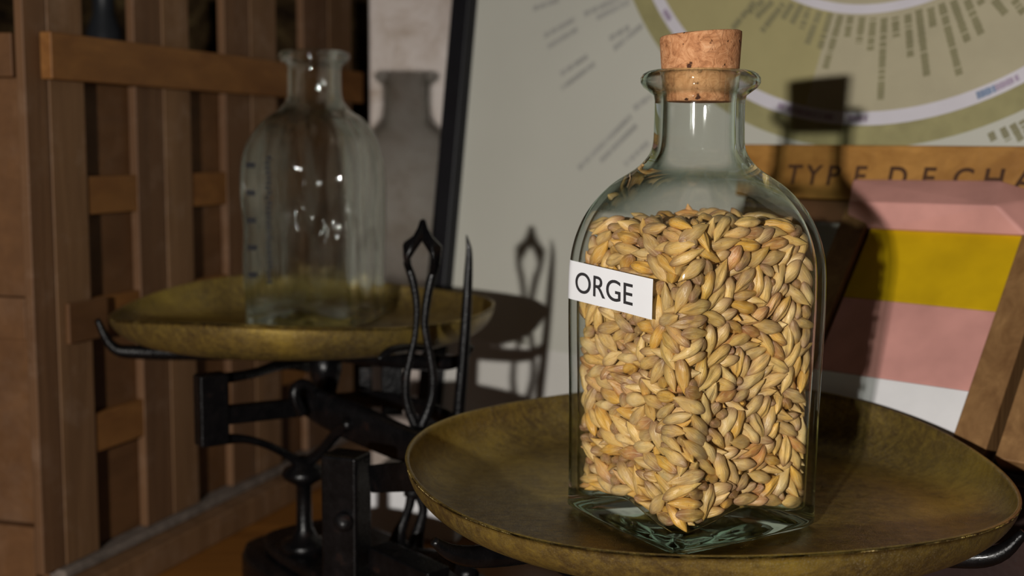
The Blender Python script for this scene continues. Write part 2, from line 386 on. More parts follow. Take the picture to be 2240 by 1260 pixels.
# ---------------------------------------------------------------- framed poster leaning against the wall
p0 = P(980, 500, 0.665)
PHI = math.radians(42); lean = math.atan(0.12)
ua = Vector((math.cos(PHI), -math.sin(PHI), 0)); nh = Vector((math.sin(PHI), math.cos(PHI), 0))
ub = nh*math.sin(lean) + Vector((0, 0, 1))*math.cos(lean)
PO = Fr(p0, ua, ub); 
if PO.c.y > 0: PO.c = -PO.c
bz = -p0.z/ub.z                                   # in-plane height of the table top
post = thing('framed_poster', 'large black-framed poster printed with an olive and beige tasting wheel, leaning behind the scale', 'poster', PO.pt(0.25, bz, 0))
AW = 0.52; AH = 0.40
box('backing', PO, (0.002, AW), (bz+0.004, AH), (-0.008, -0.001), M_blackgap, post, 0)
box('frame', PO, (-0.0065, 0.0075), (bz+0.001, AH+0.01), (-0.010, 0.007), M_frame, post, 0.0015)
box('frame', PO, (AW-0.007, AW+0.007), (bz+0.001, AH+0.01), (-0.010, 0.007), M_frame, post, 0.0015)
box('frame', PO, (0.0075, AW-0.007), (AH-0.004, AH+0.01), (-0.010, 0.007), M_frame, post, 0.0015)
box('frame', PO, (0.0075, AW-0.007), (bz+0.001, bz+0.013), (-0.010, 0.007), M_frame, post, 0.0015)
box('sheet', PO, (0.006, AW-0.002), (bz+0.006, AH), (-0.001, 0.0), M_sheet, post, 0)
mb = PO.hit(1215, 768)[1]
box('margin', PO, (0.007, AW-0.006), (bz+0.012, mb), (0.0, 0.0002), M_border, post, 0)
WC = (0.2415, 0.1945)
def ring(name, r0, r1, a0, a1, c, mat, parent=post, n=150):
    V, F = [], []
    for i in range(n+1):
        a = math.radians(a0+(a1-a0)*i/n)
        for r in (r0, r1): V.append(PO.pt(WC[0]+r*math.cos(a), WC[1]+r*math.sin(a), c))
    for i in range(n): F.append((2*i, 2*i+1, 2*i+3, 2*i+2))
    return mk(name, V, F, mat, parent)
ring('wheel_band', 0.1375, 0.1475, 0, 360, 0.0003, M_band)
ring('wheel_arc', 0.132, 0.1378, 0, 360, 0.0004, M_arc)
ring('wheel_sector', 0.090, 0.1325, 170, 258, 0.0003, M_khaki)
ring('wheel_sector', 0.090, 0.1325, 258, 345, 0.0003, M_beige)
ring('wheel_sector', 0.090, 0.1325, -15, 170, 0.0003, M_khaki)
ring('wheel_arc', 0.0865, 0.0905, 0, 360, 0.0004, M_arc)
ring('wheel_centre', 0.060, 0.087, 0, 360, 0.0003, M_beige)
ring('wheel_arc', 0.056, 0.061, 0, 360, 0.0004, M_arc)
ring('wheel_centre', 0.0005, 0.057, 0, 360, 0.0003, M_khaki)
def strokes(segs, wd, c, jitter=True):
    """rows of small printed strokes along each segment, like words too far away to read"""
    V, F = [], []
    rnd = random.Random(5)
    for (xa, ya, xb, yb) in segs:
        A = Vector((xa, ya)); B = Vector((xb, yb)); L = (B-A).length; d = (B-A).normalized(); nrm = Vector((-d.y, d.x))
        x = 0.0
        while x < L:
            s = 0.0006+rnd.random()*0.0005; s = min(s, L-x+1e-5)
            h = wd*(0.40+0.07*rnd.random())
            for q in ((x, -h), (x+s, -h), (x+s, h), (x, h)):
                v = A + d*q[0] + nrm*q[1]; V.append(PO.pt(v.x, v.y, c))
            k = len(V); F.append((k-4, k-3, k-2, k-1))
            x += s + 0.00012 + (0.0006 if rnd.random() < 0.12 else 0)
    return V, F
def pxseg(lst, sc, ox, oy=0.0):
    out = []
    for a, b, c_, d in lst:
        q1 = PO.hit(ox+a/sc, oy+b/sc); q2 = PO.hit(ox+c_/sc, oy+d/sc); out.append((*q1, *q2))
    return out
left = pxseg([(420,50,560,0),(480,200,650,105),(500,260,665,160),(570,410,720,310),(575,490,760,350),(670,930,960,640),(790,890,990,690),(925,910,1060,780)], 2.52, 1000)
left2 = pxseg([(700,80,900,-10),(770,100,950,10),(840,215,950,150),(865,270,1020,140),(975,600,1070,530)], 2.52, 1000)
for part_, w_ in ((left[0:1], .0034), (left[1:3], .0034), (left[3:5], .0034), (left[5:8], .0034), (left2[0:2], .0036), (left2[2:4], .0036), (left2[4:5], .0036)):
    V, F = strokes(part_, w_, 0.0003); mk('faint_lettering', V, F, M_txt2, post)
# radial words of the wheel: (angle from the wheel's middle, length) as the picture shows them
rad = pxseg([(130,10,10,160),(180,5,100,70),(230,10,140,95),(290,20,170,175),(340,20,285,105),(390,30,335,130),(430,45,390,160),(490,65,420,245),(550,75,490,270),(605,85,520,380),(660,90,640,210),(725,95,705,240),(785,100,768,280),(845,100,825,550),(905,95,912,205),(975,80,990,315),(1035,55,1080,420),(1100,45,1115,150),(1160,20,1260,415),(1225,5,1305,230),(1300,0,1380,190),(1370,0,1385,25),(1450,0,1520,85),(1560,0,1613,75)], 2.52, 1600)
for k in range(14):                                   # the same wheel goes on above and beside the view
    a = math.radians(352-k*3.2+8); r1 = 0.096+0.03*random.random()
for k in range(70):
    a = math.radians(-42+k*3.3)
    if 188 < math.degrees(a) % 360 < 318: continue
    r1 = 0.100+0.025*random.random()
    rad.append((WC[0]+0.093*math.cos(a), WC[1]+0.093*math.sin(a), WC[0]+r1*math.cos(a), WC[1]+r1*math.sin(a)))
V, F = strokes(rad, 0.0034, 0.0006); mk('wheel_lettering', V, F, M_txt, post)
def arcseg(pts, wd):
    out = []
    for (x1, y1, x2, y2) in pxseg(pts, 2.52, 1600):
        a1 = math.atan2(y1-WC[1], x1-WC[0]); a2 = math.atan2(y2-WC[1], x2-WC[0])
        for i in range(6):
            b1 = a1+(a2-a1)*i/6; b2 = a1+(a2-a1)*(i+0.93)/6
            out.append((WC[0]+0.1349*math.cos(b1), WC[1]+0.1349*math.sin(b1), WC[0]+0.1349*math.cos(b2), WC[1]+0.1349*math.sin(b2)))
    return strokes(out, wd, 0.0007)
V, F = arcseg([(1370,580,1480,545)], 0.0035); mk('blue_lettering', V, F, M_blue, post)
for q_ in [(1480,545,1613,480), (250,610,560,690), (640,690,750,695), (-370,60,-330,110)]:
    V, F = arcseg([q_], 0.003); mk('plum_lettering', V, F, M_plum, post)
out = pxseg([(1430,730,1450,775),(1495,705,1530,775),(1550,685,1600,775),(1600,665,1660,775)], 2.52, 1600)
V, F = strokes(out, 0.003, 0.0005); mk('dark_lettering', V, F, M_txt, post)

# ---------------------------------------------------------------- engraved oak sign in front of the poster
SG = Fr(p0 + PO.c*0.0192, ua, ub); SG.c = PO.c
st = SG.hit(1900, 317)[1]; sb = SG.hit(1850, 437)[1]; s0 = SG.hit(1612, 380)[0]; sign_foot = SG.o.z/ub.z
sign = thing('wooden_sign', 'orange oak board with burnt-in capital letters, standing behind the painted board', 'sign', SG.pt(0.28, -sign_foot, 0))
box('board', SG, (s0, s0+0.30), (sb, st), (-0.006, 0.0), M_sign, sign, 0.0008)
for a in (s0+0.012, s0+0.27): box('upright', SG, (a, a+0.016), (-sign_foot, sb+0.004), (-0.012, -0.0062), M_sign, sign, 0.0008)
M_slot = M_panel
box('lower_rail', SG, (s0+0.004, s0+0.296), (SG.hit(1830, 487)[1], sb-0.0003), (-0.006, -0.001), M_slot, sign, 0.0008)
def text_mesh(txt, size=1.0, spacing=1.0, bold=0.0):
    cu = bpy.data.curves.new('t', 'FONT'); cu.body = txt; cu.size = size; cu.space_character = spacing
    cu.resolution_u = 6; cu.offset = bold
    ob = bpy.data.objects.new('t', cu); COL.objects.link(ob)
    dg = bpy.context.evaluated_depsgraph_get(); me = ob.evaluated_get(dg).to_mesh()
    V = [v.co.copy() for v in me.vertices]; F = [tuple(p.vertices) for p in me.polygons]
    bpy.data.objects.remove(ob); return V, F
lets = [('T', 1735), ('Y', 1777), ('P', 1822), ('E', 1880), ('D', 1962), ('E', 2030), ('C', 2105), ('H', 2172), ('A', 2240)]
tb_ = SG.hit(1900, 407)[1]; tt_ = SG.hit(1900, 364)[1]; hh = tt_-tb_
allV, allF = [], []
for ch, x in lets:
    a = SG.hit(x, 385)[0]
    v, f = text_mesh(ch, hh/0.69, 1.0, 0.00022)
    cx = (min(q.x for q in v)+max(q.x for q in v))/2
    k = len(allV); allV += [SG.pt(a+q.x-cx+0.12*q.y, tb_+q.y, 0.0002) for q in v]; allF += [tuple(i+k for i in q) for q in f]
mk('burnt_lettering', allV, allF, M_burn, sign)

# ---------------------------------------------------------------- painted board
l2 = math.radians(40)
bb = nh*math.sin(l2) + Vector((0, 0, 1))*math.cos(l2)
bo = P(1960, 700, 0.425)
PB = Fr(bo, ua, bb)
if PB.c.y > 0: PB.c = -PB.c
fb = -0.045                                       # foot of the boards, on the stand
def painted(name, label, a0, cols, blk):
    t = thing(name, label, 'board', PB.pt(a0+0.028, fb, 0), 'painted easel boards')
    W_ = 0.0570
    box('backing', PB, (a0, a0+W_), (fb, 0.0405), (-0.006, -0.001), M_blackgap, t, 0)
    rows = [('yellow_panel', 0.0070, 0.0402), ('pink_panel', -0.0252, 0.0068), ('white_panel', fb+0.002, -0.0254)]
    for (nm, b0, b1), mt in zip(rows, cols):
        box(nm if blk else nm.replace('yellow', 'upper').replace('pink', 'middle').replace('white', 'lower'), PB, (a0, a0+W_), (b0, b1), (-0.001, 0.0015), mt, t, 0.0003)
    box('stile', PB, (a0-0.0125, a0-0.0014), (fb-0.004, 0.053), (-0.006, 0.0035), M_oak, t, 0.0006)
    box('stile', PB, (a0+W_+0.0002, a0+W_+0.0118), (fb-0.004, 0.040), (-0.006, 0.0035), M_oak, t, 0.0006)
    if blk:
        def q(px, py, c): return PB.pt(*PB.hit(px, py, c), c)
        V = [q(1866,392,.004), q(2190,395,.004), q(1858,441,.010), q(2180,449,.012), q(1922,500,.0036), q(2243,514,.0036), q(2256,446,.003),
             PB.pt(-0.034,0.061,-0.003), PB.pt(0.038,0.061,-0.003), PB.pt(-0.036,0.042,-0.004), PB.pt(0.040,0.042,-0.004)]
        off = rootloc(t); bm = bmesh.new()
        for p in V: bm.verts.new(p-off)
        bmesh.ops.convex_hull(bm, input=bm.verts); bmesh.ops.recalc_face_normals(bm, faces=bm.faces)
        bmesh.ops.dissolve_limit(bm, angle_limit=0.09, verts=bm.verts, edges=bm.edges)
        me = bpy.data.meshes.new('top_block'); bm.to_mesh(me); bm.free(); me.materials.append(M_pink)
        ob = bpy.data.objects.new('top_block', me); COL.objects.link(ob); ob.parent = t
        b = ob.modifiers.new('b', 'BEVEL'); b.width = 0.0009; b.segments = 3; b.limit_method = 'ANGLE'; b.angle_limit = 0.3
    return t
painted('painted_board', 'leaning oak-edged board painted yellow, pink and white under a pink block, behind the brass pan', -0.0225, (M_yellow, M_pink, M_white), True)
painted('painted_board', 'second leaning board, pink and red, cut off by the picture edge beside the yellow one', 0.0620, (M_pink, M_pink, M_red), False)

stand_top = PB.pt(0, fb-0.004, -0.006).z
ST = Fr(Vector((PB.pt(0, fb-0.004, 0).x, PB.pt(0, fb-0.004, 0).y, 0)), ua, (0, 0, 1)); ST.c = -nh
board_stand = thing('wooden_stand', 'dark red-brown wooden stand under the leaning painted boards', 'stand', ST.pt(0.05, 0, 0))
box('ledge', ST, (-0.045, 0.21), (stand_top-0.010, stand_top-0.0006), (-0.045, 0.006), M_stand, board_stand, 0.001)
box('front_panel', ST, (-0.042, 0.207), (0.0, stand_top-0.0102), (-0.010, -0.002), M_stand, board_stand, 0.0006)
for a in (-0.042, 0.201): box('side_panel', ST, (a, a+0.006), (0.0, stand_top-0.0102), (-0.044, -0.0102), M_stand, board_stand, 0.0006)

# ---------------------------------------------------------------- brass pans
def pan(name, label, cx, cy, R, zf, zr, ta, tb, h, rf):
    t = thing(name, label, 'scale pan', (cx, cy, zf))
    zf -= 0.00015; n = 160; th = 0.0010; V, F = [], []
    prof = [(0.0, 0.0, 0), (0.2, 0, 0), (0.4, 0, 0), (0.6, 0, 0), (0.8, 0, 0), (0.92, 0, 0), (1.0, 0, 0)]
    top = []
    def rimz(p): return zr + R*(ta*math.cos(p)+tb*math.sin(p)) + h[0]*math.cos(2*p)+h[1]*math.sin(2*p)+h[2]*math.cos(3*p)+h[3]*math.sin(3*p)
    def line(side):
        L = []
        for k in range(7): L.append((('f', k/7), 0))
        for k in range(13): L.append((('w', k/12), 0))
        return L
    rows = []
    for side in (0, 1):
        r_ = []
        for (ty, s), _ in line(side): r_.append((ty, s, side))
        if side == 0: r_ += [('l', 0.5, 0), ('l', 1.0, 0)]
        else: r_ += [('l', 1.0, 1)]
        rows.append(r_)
    seq = rows[0] + rows[1][::-1]
    for ty, s, side in seq:
        for k in range(n):
            p = 2*PI*k/n; hz = rimz(p)-zf; dz = -th if side else 0.0; dr = th if side else 0.0
            if ty == 'f': r = rf*max(s, 0.002); z = zf+dz
            elif ty == 'w':
                r = rf+(R-0.0012-rf)*math.sin(s*PI/2)**0.9 + dr*s; z = zf+hz*(1-math.cos(s*PI/2))**0.95+dz*(1-s)
            else: r = R-0.0010+0.0008*s+dr*0.1; z = zf+hz+0.0002*(1-(2*s-1)**2) - (0.0005 if side else 0.0)
            V.append((cx+r*math.cos(p), cy+r*math.sin(p), z))
    m = len(seq)
    for i in range(m-1):
        for k in range(n): F.append((i*n+k, i*n+(k+1) % n, (i+1)*n+(k+1) % n, (i+1)*n+k))
    F.append(tuple(range(n))[::-1]); F.append(tuple((m-1)*n+k for k in range(n)))
    mk('dish', V, F, M_brass, t, smooth=True)
    return t
NP = (0.0566, 0.3431, zc-0.1035); FP = (-0.0905, 0.5195, zc-0.0822)
pan('brass_pan', 'round tarnished brass pan under the corked bottle of grain', NP[0], NP[1], 0.0875, NP[2], zc-0.0900, -0.0003, 0.0263, (-.0013, .0007, -.0016, .0006), 0.0700)
pan('brass_pan', 'round brass pan under the empty bottle', FP[0], FP[1], 0.0832, FP[2], zc-0.0695, 0.0001, 0.004, (-.0019, -.0010, .0016, .0005), 0.0675)

# ---------------------------------------------------------------- iron balance
mid = Vector((-0.012, 0.425, 0))
sc_ = thing('balance_scale', 'black cast-iron two-armed balance scale carrying both brass pans', 'scale', mid)
AX = Vector((FP[0]-NP[0], FP[1]-NP[1], 0)).normalized(); AP = Vector((-AX.y, AX.x, 0))
def outline(pts, z0, z1, name, parent, bevel=0.002):
    n = len(pts); V = [(p.x, p.y, z0) for p in pts]+[(p.x, p.y, z1) for p in pts]
    F = [tuple(range(n))[::-1], tuple(range(n, 2*n))]+[(i, (i+1) % n, n+(i+1) % n, n+i) for i in range(n)]
    return mk(name, V, F, M_iron, parent, bevel=bevel)
bc = Vector((-0.020, 0.425, 0)); pts = []
for k in range(64):
    a = 2*PI*k/64; ca, sa = math.cos(a), math.sin(a)
    L = 0.134*math.copysign(abs(ca)**0.55, ca); Wd = (0.030+0.010*abs(ca)**3)*math.copysign(abs(sa)**0.6, sa)
    pts.append(bc + AX*L + AP*Wd)
BT = P(640, 1168, 0.50).z
outline(pts, 0.0, BT-0.006, 'base', sc_, 0.006)
pts2 = [bc+(p-bc)*0.88 for p in pts]
outline(pts2, BT-0.006, BT, 'base_step', sc_, 0.002)
# turned column below the far pan
cP = P(665, 1100, 0.480); k_ = 0.480/F_PX
def zat(py, d): return P(665, py, d).z
prof = [(52*k_, BT), (52*k_, BT+0.0030), (47*k_, BT+0.0042), (30*k_, BT+0.0052), (24*k_, BT+0.0078), (18*k_, BT+0.0098), (17*k_, zat(1110, .48)), (17*k_, zat(1062, .48)), (26*k_, zat(1055, .48)), (44*k_, zat(1045, .48)), (50*k_, zat(1035, .48)), (44*k_, zat(1024, .48)), (24*k_, zat(1014, .48)), (20*k_, zat(1000, .48))]
v, f = lathe(prof, (cP.x, cP.y, 0)); mk('column', v, f, M_iron, sc_, smooth=True)
# bracket under the far pan
def pbar(name, a, b, hw, depth, power=0.35, parent=sc_):
    """straight bar between two seen places: (px, py, d), half height in picture points, depth in metres"""
    A = P(*a); B = P(*b); r = hw*(a[2]+b[2])/2/F_PX
    t = (B-A).normalized(); side = t.cross(Vector((0, 0, 1))); side.normalize() if side.length > 0.2 else None
    if side.length < 0.2: side = Vector((0.94, 0.34, 0))
    upv = side.cross(t).normalized()
    V = []
    for q in (A, B):
        for s1, s2 in ((-1, -1), (1, -1), (1, 1), (-1, 1)): V.append(q+upv*(r*s1)+side*(depth/2*s2))
    F = [(0, 3, 2, 1), (4, 5, 6, 7)]+[(i, (i+1) % 4, 4+(i+1) % 4, 4+i) for i in range(4)]
    return mk(name, V, F, M_iron, parent, bevel=0.0008)
BR = Fr(P(460, 975, 0.452), Vector((0.80, 0.60, 0)), (0, 0, 1)); BR.c = Vector((0.60, -0.80, 0))
hgt = P(460, 818, 0.452).z - P(460, 975, 0.452).z
box('stirrup', BR, (-0.0048, 0.0072), (0, hgt), (-0.005, 0.003), M_iron, sc_, 0.0012)
mk('stirrup_arm', *ptube([(452,828,.455,13),(500,826,.46,12),(560,815,.475,11),(605,800,.49,12),(640,797,.505,13),(680,803,.52,14)], 5, 10), M_iron, sc_, smooth=True)
mk('stirrup_arm', *ptube([(470,962,.455,14),(530,960,.46,10),(580,972,.465,9),(625,993,.475,10),(664,1012,.48,14),(700,990,.475,13),(735,950,.465,14),(765,925,.455,14)], 5, 10), M_iron, sc_, smooth=True)
pbar('stirrup_bar', (488, 908, .456), (660, 890, .480), 20, 0.006)
# beam: the long diagonal arm towards the lyre pointer, and its twin behind
mk('beam', *ptube([(648,862,.482,22),(668,872,.480,36),(720,900,.470,42),(790,930,.455,46),(870,965,.440,44),(930,985,.428,40),(1010,1015,.41,36)], 4, 12, 0.35, AP, 0.6), M_iron, sc_, smooth=True)
mk('beam', *ptube([(672,868,.53,14),(740,876,.52,17),(820,872,.50,19),(880,880,.49,17),(960,905,.47,18),(1040,950,.45,18)], 4, 12, 0.5, AP, 0.6), M_iron, sc_, smooth=True)
mk('hook', *ptube([(662,905,.470,12),(648,880,.468,13),(645,855,.468,13),(660,840,.470,12),(680,848,.472,11),(688,870,.474,10)], 5, 10), M_iron, sc_, smooth=True)
# square pillar in front
c1 = P(760, 1215, 0.405); c2 = P(760, 990, 0.405)
QP = Fr(Vector((c1.x, c1.y, BT)), Vector((0.93, -0.36, 0)), (0, 0, 1)); QP.c = Vector((-0.36, -0.93, 0))
box('pillar', QP, (-0.0072, 0.0068), (0.0, c2.z-BT), (-0.006, 0.006), M_iron, sc_, 0.0012)
v, f = lathe([(0.0030, -0.003), (0.0036, 0.0), (0.0030, 0.0012), (0.0, 0.0014)], (0, 0, 0), 20)
sp = P(752, 1140, 0.398); v = [sp+Vector((q[0], -q[2]-0.0008, q[1])) for q in v]
mk('screw', v, f, M_iron, sc_, smooth=True)
pbar('pillar_bar', (822, 1046, .402), (930, 1040, .375), 32, 0.006)
pbar('pillar_bar', (828, 1215, .402), (960, 1275, .38), 30, 0.010)
# posts behind the pointers
for (x, y0, y1, wd, d) in ((858, 775, 905, 24, .500), (800, 800, 905, 15, .53)):
    A = P(x, y1, d); B_ = P(x, y0, d); r = wd*d/F_PX
    FRM = Fr(Vector((A.x, A.y, A.z)), (1, 0.1, 0), (0, 0, 1)); FRM.c = Vector((0.1, -1, 0))
    box('upright', FRM, (-r, r), (0, B_.z-A.z), (-0.004, 0.004), M_iron, sc_, 0.0010)
# lyre pointer
D = 0.4405
def plate(pp, d, th):
    V = []
    for y_ in (-th/2, th/2):
        for (x, y) in pp: q = P(x, y, d); V.append((q.x, q.y+y_, q.z))
    n = len(pp); return V, [tuple(range(n))[::-1], tuple(range(n, 2*n))]+[(i, (i+1) % n, n+(i+1) % n, n+i) for i in range(n)]
pl = [plate([(925,479),(919,482),(914,498),(904,516),(885,529),(882,536),(883,560),(888,592),(901,592),(898,566),(908,550),(917,537),(925,526)], D, 0.0032),
      plate([(925,479),(931,482),(936,499),(946,518),(966,539),(966,546),(964,566),(956,600),(943,600),(948,572),(941,554),(932,540),(925,529)], D, 0.0032),
      ptube([(889,572,D,8.0),(896,592,D,8.5),(902,610,D,9.1),(909,645,D,8.5),(912,680,D,7.8),(910,715,D,7.2),(906,745,D,7.2),(897,785,D,7.8),(889,825,D,9.1),(888,862,D,9.8),(894,895,D,10.4),(906,925,D,11.7),(914,950,D,13.0)], 5, 12, 0.7, (0, 1, 0)),
      ptube([(956,576,D,8.0),(950,594,D,8.5),(944,608,D,10.4),(936,645,D,9.8),(931,680,D,9.1),(929,712,D,8.5),(934,745,D,8.5),(942,785,D,9.1),(947,825,D,9.8),(946,862,D,10.4),(938,895,D,11.7),(926,925,D,13.0),(916,950,D,13.0)], 5, 12, 0.7, (0, 1, 0)),
      ptube([(915,930,D,18.2),(912,960,D,22.1),(908,1000,D,22.1),(905,1050,D,19.5),(903,1085,D,20.8)], 4, 10, 0.6, (0, 1, 0)),
      ptube([(900,1080,D,11.7),(896,1105,D,10.4),(886,1135,D,10.4),(874,1165,D,15.6),(868,1195,D,23.4),(868,1225,D,31.2)], 4, 10, 0.7, (0, 1, 0)),
      ptube([(915,1080,D,11.7),(926,1110,D,10.4),(921,1140,D,11.7),(913,1170,D,15.6),(908,1200,D,20.8),(906,1228,D,28.6)], 4, 10, 0.7, (0, 1, 0))]
mk('lyre_pointer', *join(*pl), M_iron, sc_, smooth=True)
D2 = 0.462
mk('spike_pointer', *ptube([(1020,514,D2,1.1),(1023,528,D2,4.0),(1026,550,D2,6.9),(1025,590,D2,9.2),(1022,650,D2,10.9),(1018,720,D2,12.1),(1013,790,D2,12.6),(1007,860,D2,13.2),(1001,925,D2,13.8),(998,980,D2,14.9),(994,1040,D2,16.1)], 5, 12, 0.8, (0, 1, 0)), M_iron, sc_, smooth=True)
mk('pan_clip', *ptube([(826,786,.437,8),(850,768,.440,14),(880,760,.4455,14),(915,760,.450,12),(940,766,.454,8)], 5, 10, 0.6), M_iron, sc_, smooth=True)
mk('crosspiece', *join(ptube([(850,1228,.43,20),(900,1215,.425,18),(950,1215,.415,18),(985,1225,.40,20),(1030,1260,.385,22)], 4, 10, 0.8), ptube([(870,1232,.44,18),(930,1245,.43,18),(1000,1290,.42,20)], 4, 10, 0.8)), M_iron, sc_, smooth=True)
# the arms that carry the pans
def arm(pts, rr, flat=0.6): return tube_data([Vector(p[:3]) for p in crom(pts, 5)], [q[3] for q in crom([(*p, r) for p, r in zip(pts, rr)], 5)], 10, 1.0)
def carrier(cen, pnts):
    t = []
    for e in pnts:
        m1 = (cen[0]+(e[0]-cen[0])*0.45, cen[1]+(e[1]-cen[1])*0.45, cen[2]-0.0068)
        m2 = (cen[0]+(e[0]-cen[0])*0.80, cen[1]+(e[1]-cen[1])*0.80, cen[2]-0.0055)
        t.append(arm([(cen[0], cen[1], cen[2]-0.007), m1, m2, (cen[0]+(e[0]-cen[0])*0.93, cen[1]+(e[1]-cen[1])*0.93, cen[2]-0.0030), e], [0.004, 0.0036, 0.0032, 0.0024, 0.0012]))
    return join(*t)
def rimarm(cen, deg, R=0.0905, dz=0.008):
    a = math.radians(deg); return (cen[0]+R*math.cos(a), cen[1]+R*math.sin(a), cen[2]+dz)
e1 = P(238, 698, 0.500); e2 = P(905, 758, 0.462)
mk('pan_carrier', *carrier((FP[0], FP[1], FP[2]-0.0012), [rimarm(FP, 197, .0875, .0080), rimarm(FP, 68, .0905), rimarm(FP, -34, .0900, .002), rimarm(FP, 250, 0.030, -0.007)]), M_iron, sc_, smooth=True)
e3 = P(948, 1183, 0.298)
mk('pan_carrier', *carrier(NP, [tuple(e3), rimarm(NP, 125, .0925), rimarm(NP, -28, .0885, 0.004)]), M_iron, sc_, smooth=True)
# rods from the carriers down to the beam and base
v, f = lathe([(0.0055, 0), (0.0055, NP[2]-0.0085-BT)], (NP[0], NP[1], BT), 20); mk('carrier_rod', v, f, M_iron, sc_, smooth=True)
v, f = lathe([(0.0040, 0), (0.0070, 0.012), (0.0070, 0.020)], (FP[0]+0.010, FP[1]-0.012, FP[2]-0.0275), 20); mk('carrier_rod', v, f, M_iron, sc_, smooth=True)
mk('beam', *tube_data([Vector((NP[0], NP[1], 0.062)), Vector((0.02, 0.385, 0.066)), P(1010, 1015, .41)], [0.005, 0.005, 0.005], 10), M_iron, sc_, smooth=True)

# white block and its place beside the scale
WB = Fr(Vector((P(885, 1100, 0.60).x, 0.60, 0)), (0.97, -0.25, 0), (0, 0, 1)); WB.c = Vector((-0.25, -0.97, 0))
o = box('white_block', WB, (-0.020, 0.028), (0, P(885, 1036, 0.60).z), (-0.03, 0.0), M_white, None, 0.002)
tag(o, 'small white block on the table behind the lyre-shaped pointer foot', 'block')

# ---------------------------------------------------------------- bottles
PROF=[(0.0,33.6),(.0012,34.4),(.0056,34.3),(.020,34.4),(.0369,34.6),(.050,34.95),(.0631,35.1),(.0731,34.6),(.0806,32.6),(.0869,29.2),(.0931,23.4),(.0975,16.8),(.1005,13.9),(.1031,12.6),(.107,12.2),(.1165,12.1)]
def interp(tab,z):
    if z<=tab[0][0]: return tab[0][1]
    for i in range(len(tab)-1):
        a,b=tab[i],tab[i+1]
        if z<=b[0]:
            t=(z-a[0])/(b[0]-a[0])
            p0=tab[i-1] if i>0 else a; p3=tab[i+2] if i+2<len(tab) else b
            m1=(b[1]-p0[1])/(b[0]-p0[0]); m2=(p3[1]-a[1])/(p3[0]-a[0]); h=b[0]-a[0]
            return (2*t**3-3*t*t+1)*a[1]+(t**3-2*t*t+t)*h*m1+(-2*t**3+3*t*t)*b[1]+(t**3-t*t)*h*m2
    return tab[-1][1]
def sq(phi,hs=25.75,r=4.2):
    """polar radius (mm) of a rounded square, corners at 45deg + k*90"""
    a=(phi%(math.pi/2)); a=min(a,math.pi/2-a)      # 0 at a face middle, 45deg at a corner
    x=hs; y=x*math.tan(a)
    if y<=hs-r: return x/math.cos(a)
    c=hs-r; b=c*(math.cos(a)+math.sin(a)); return b+math.sqrt(max(0,b*b-(2*c*c-r*r)))
def outer(phi,z):
    """outer radius in metres at angle phi (0 = face middle) and height z"""
    Rd=interp(PROF,z); q=(Rd-12.15)/(35.1-12.15); q=max(0.0,min(1.0,q))
    s=sq(phi)/34.6*35.1
    body=Rd*s/35.1
    f=(1-math.cos(4*phi))/2                          # 0 on faces, 1 on corners
    conc=0.0
    if z<.075: conc=.75*math.exp(-((z-.040)/.024)**2)*(1-f)**2
    m=q**1.1
    return (body*m+Rd*(1-m)*(1-.10*(1-f)*4*q*(1-q))-conc)*1e-3
def inner(phi,z):
    w=.0018 if z<.09 else .0018-.0001*min(1,(z-.09)/.01)
    f=(1-math.cos(4*phi))/2
    return outer(phi,z)-w-.0006*f
def floor_z(phi,q):
    f=(1-math.cos(4*phi))/2
    return .0064+q**2*(.0022*(1-f)-.0018*f)

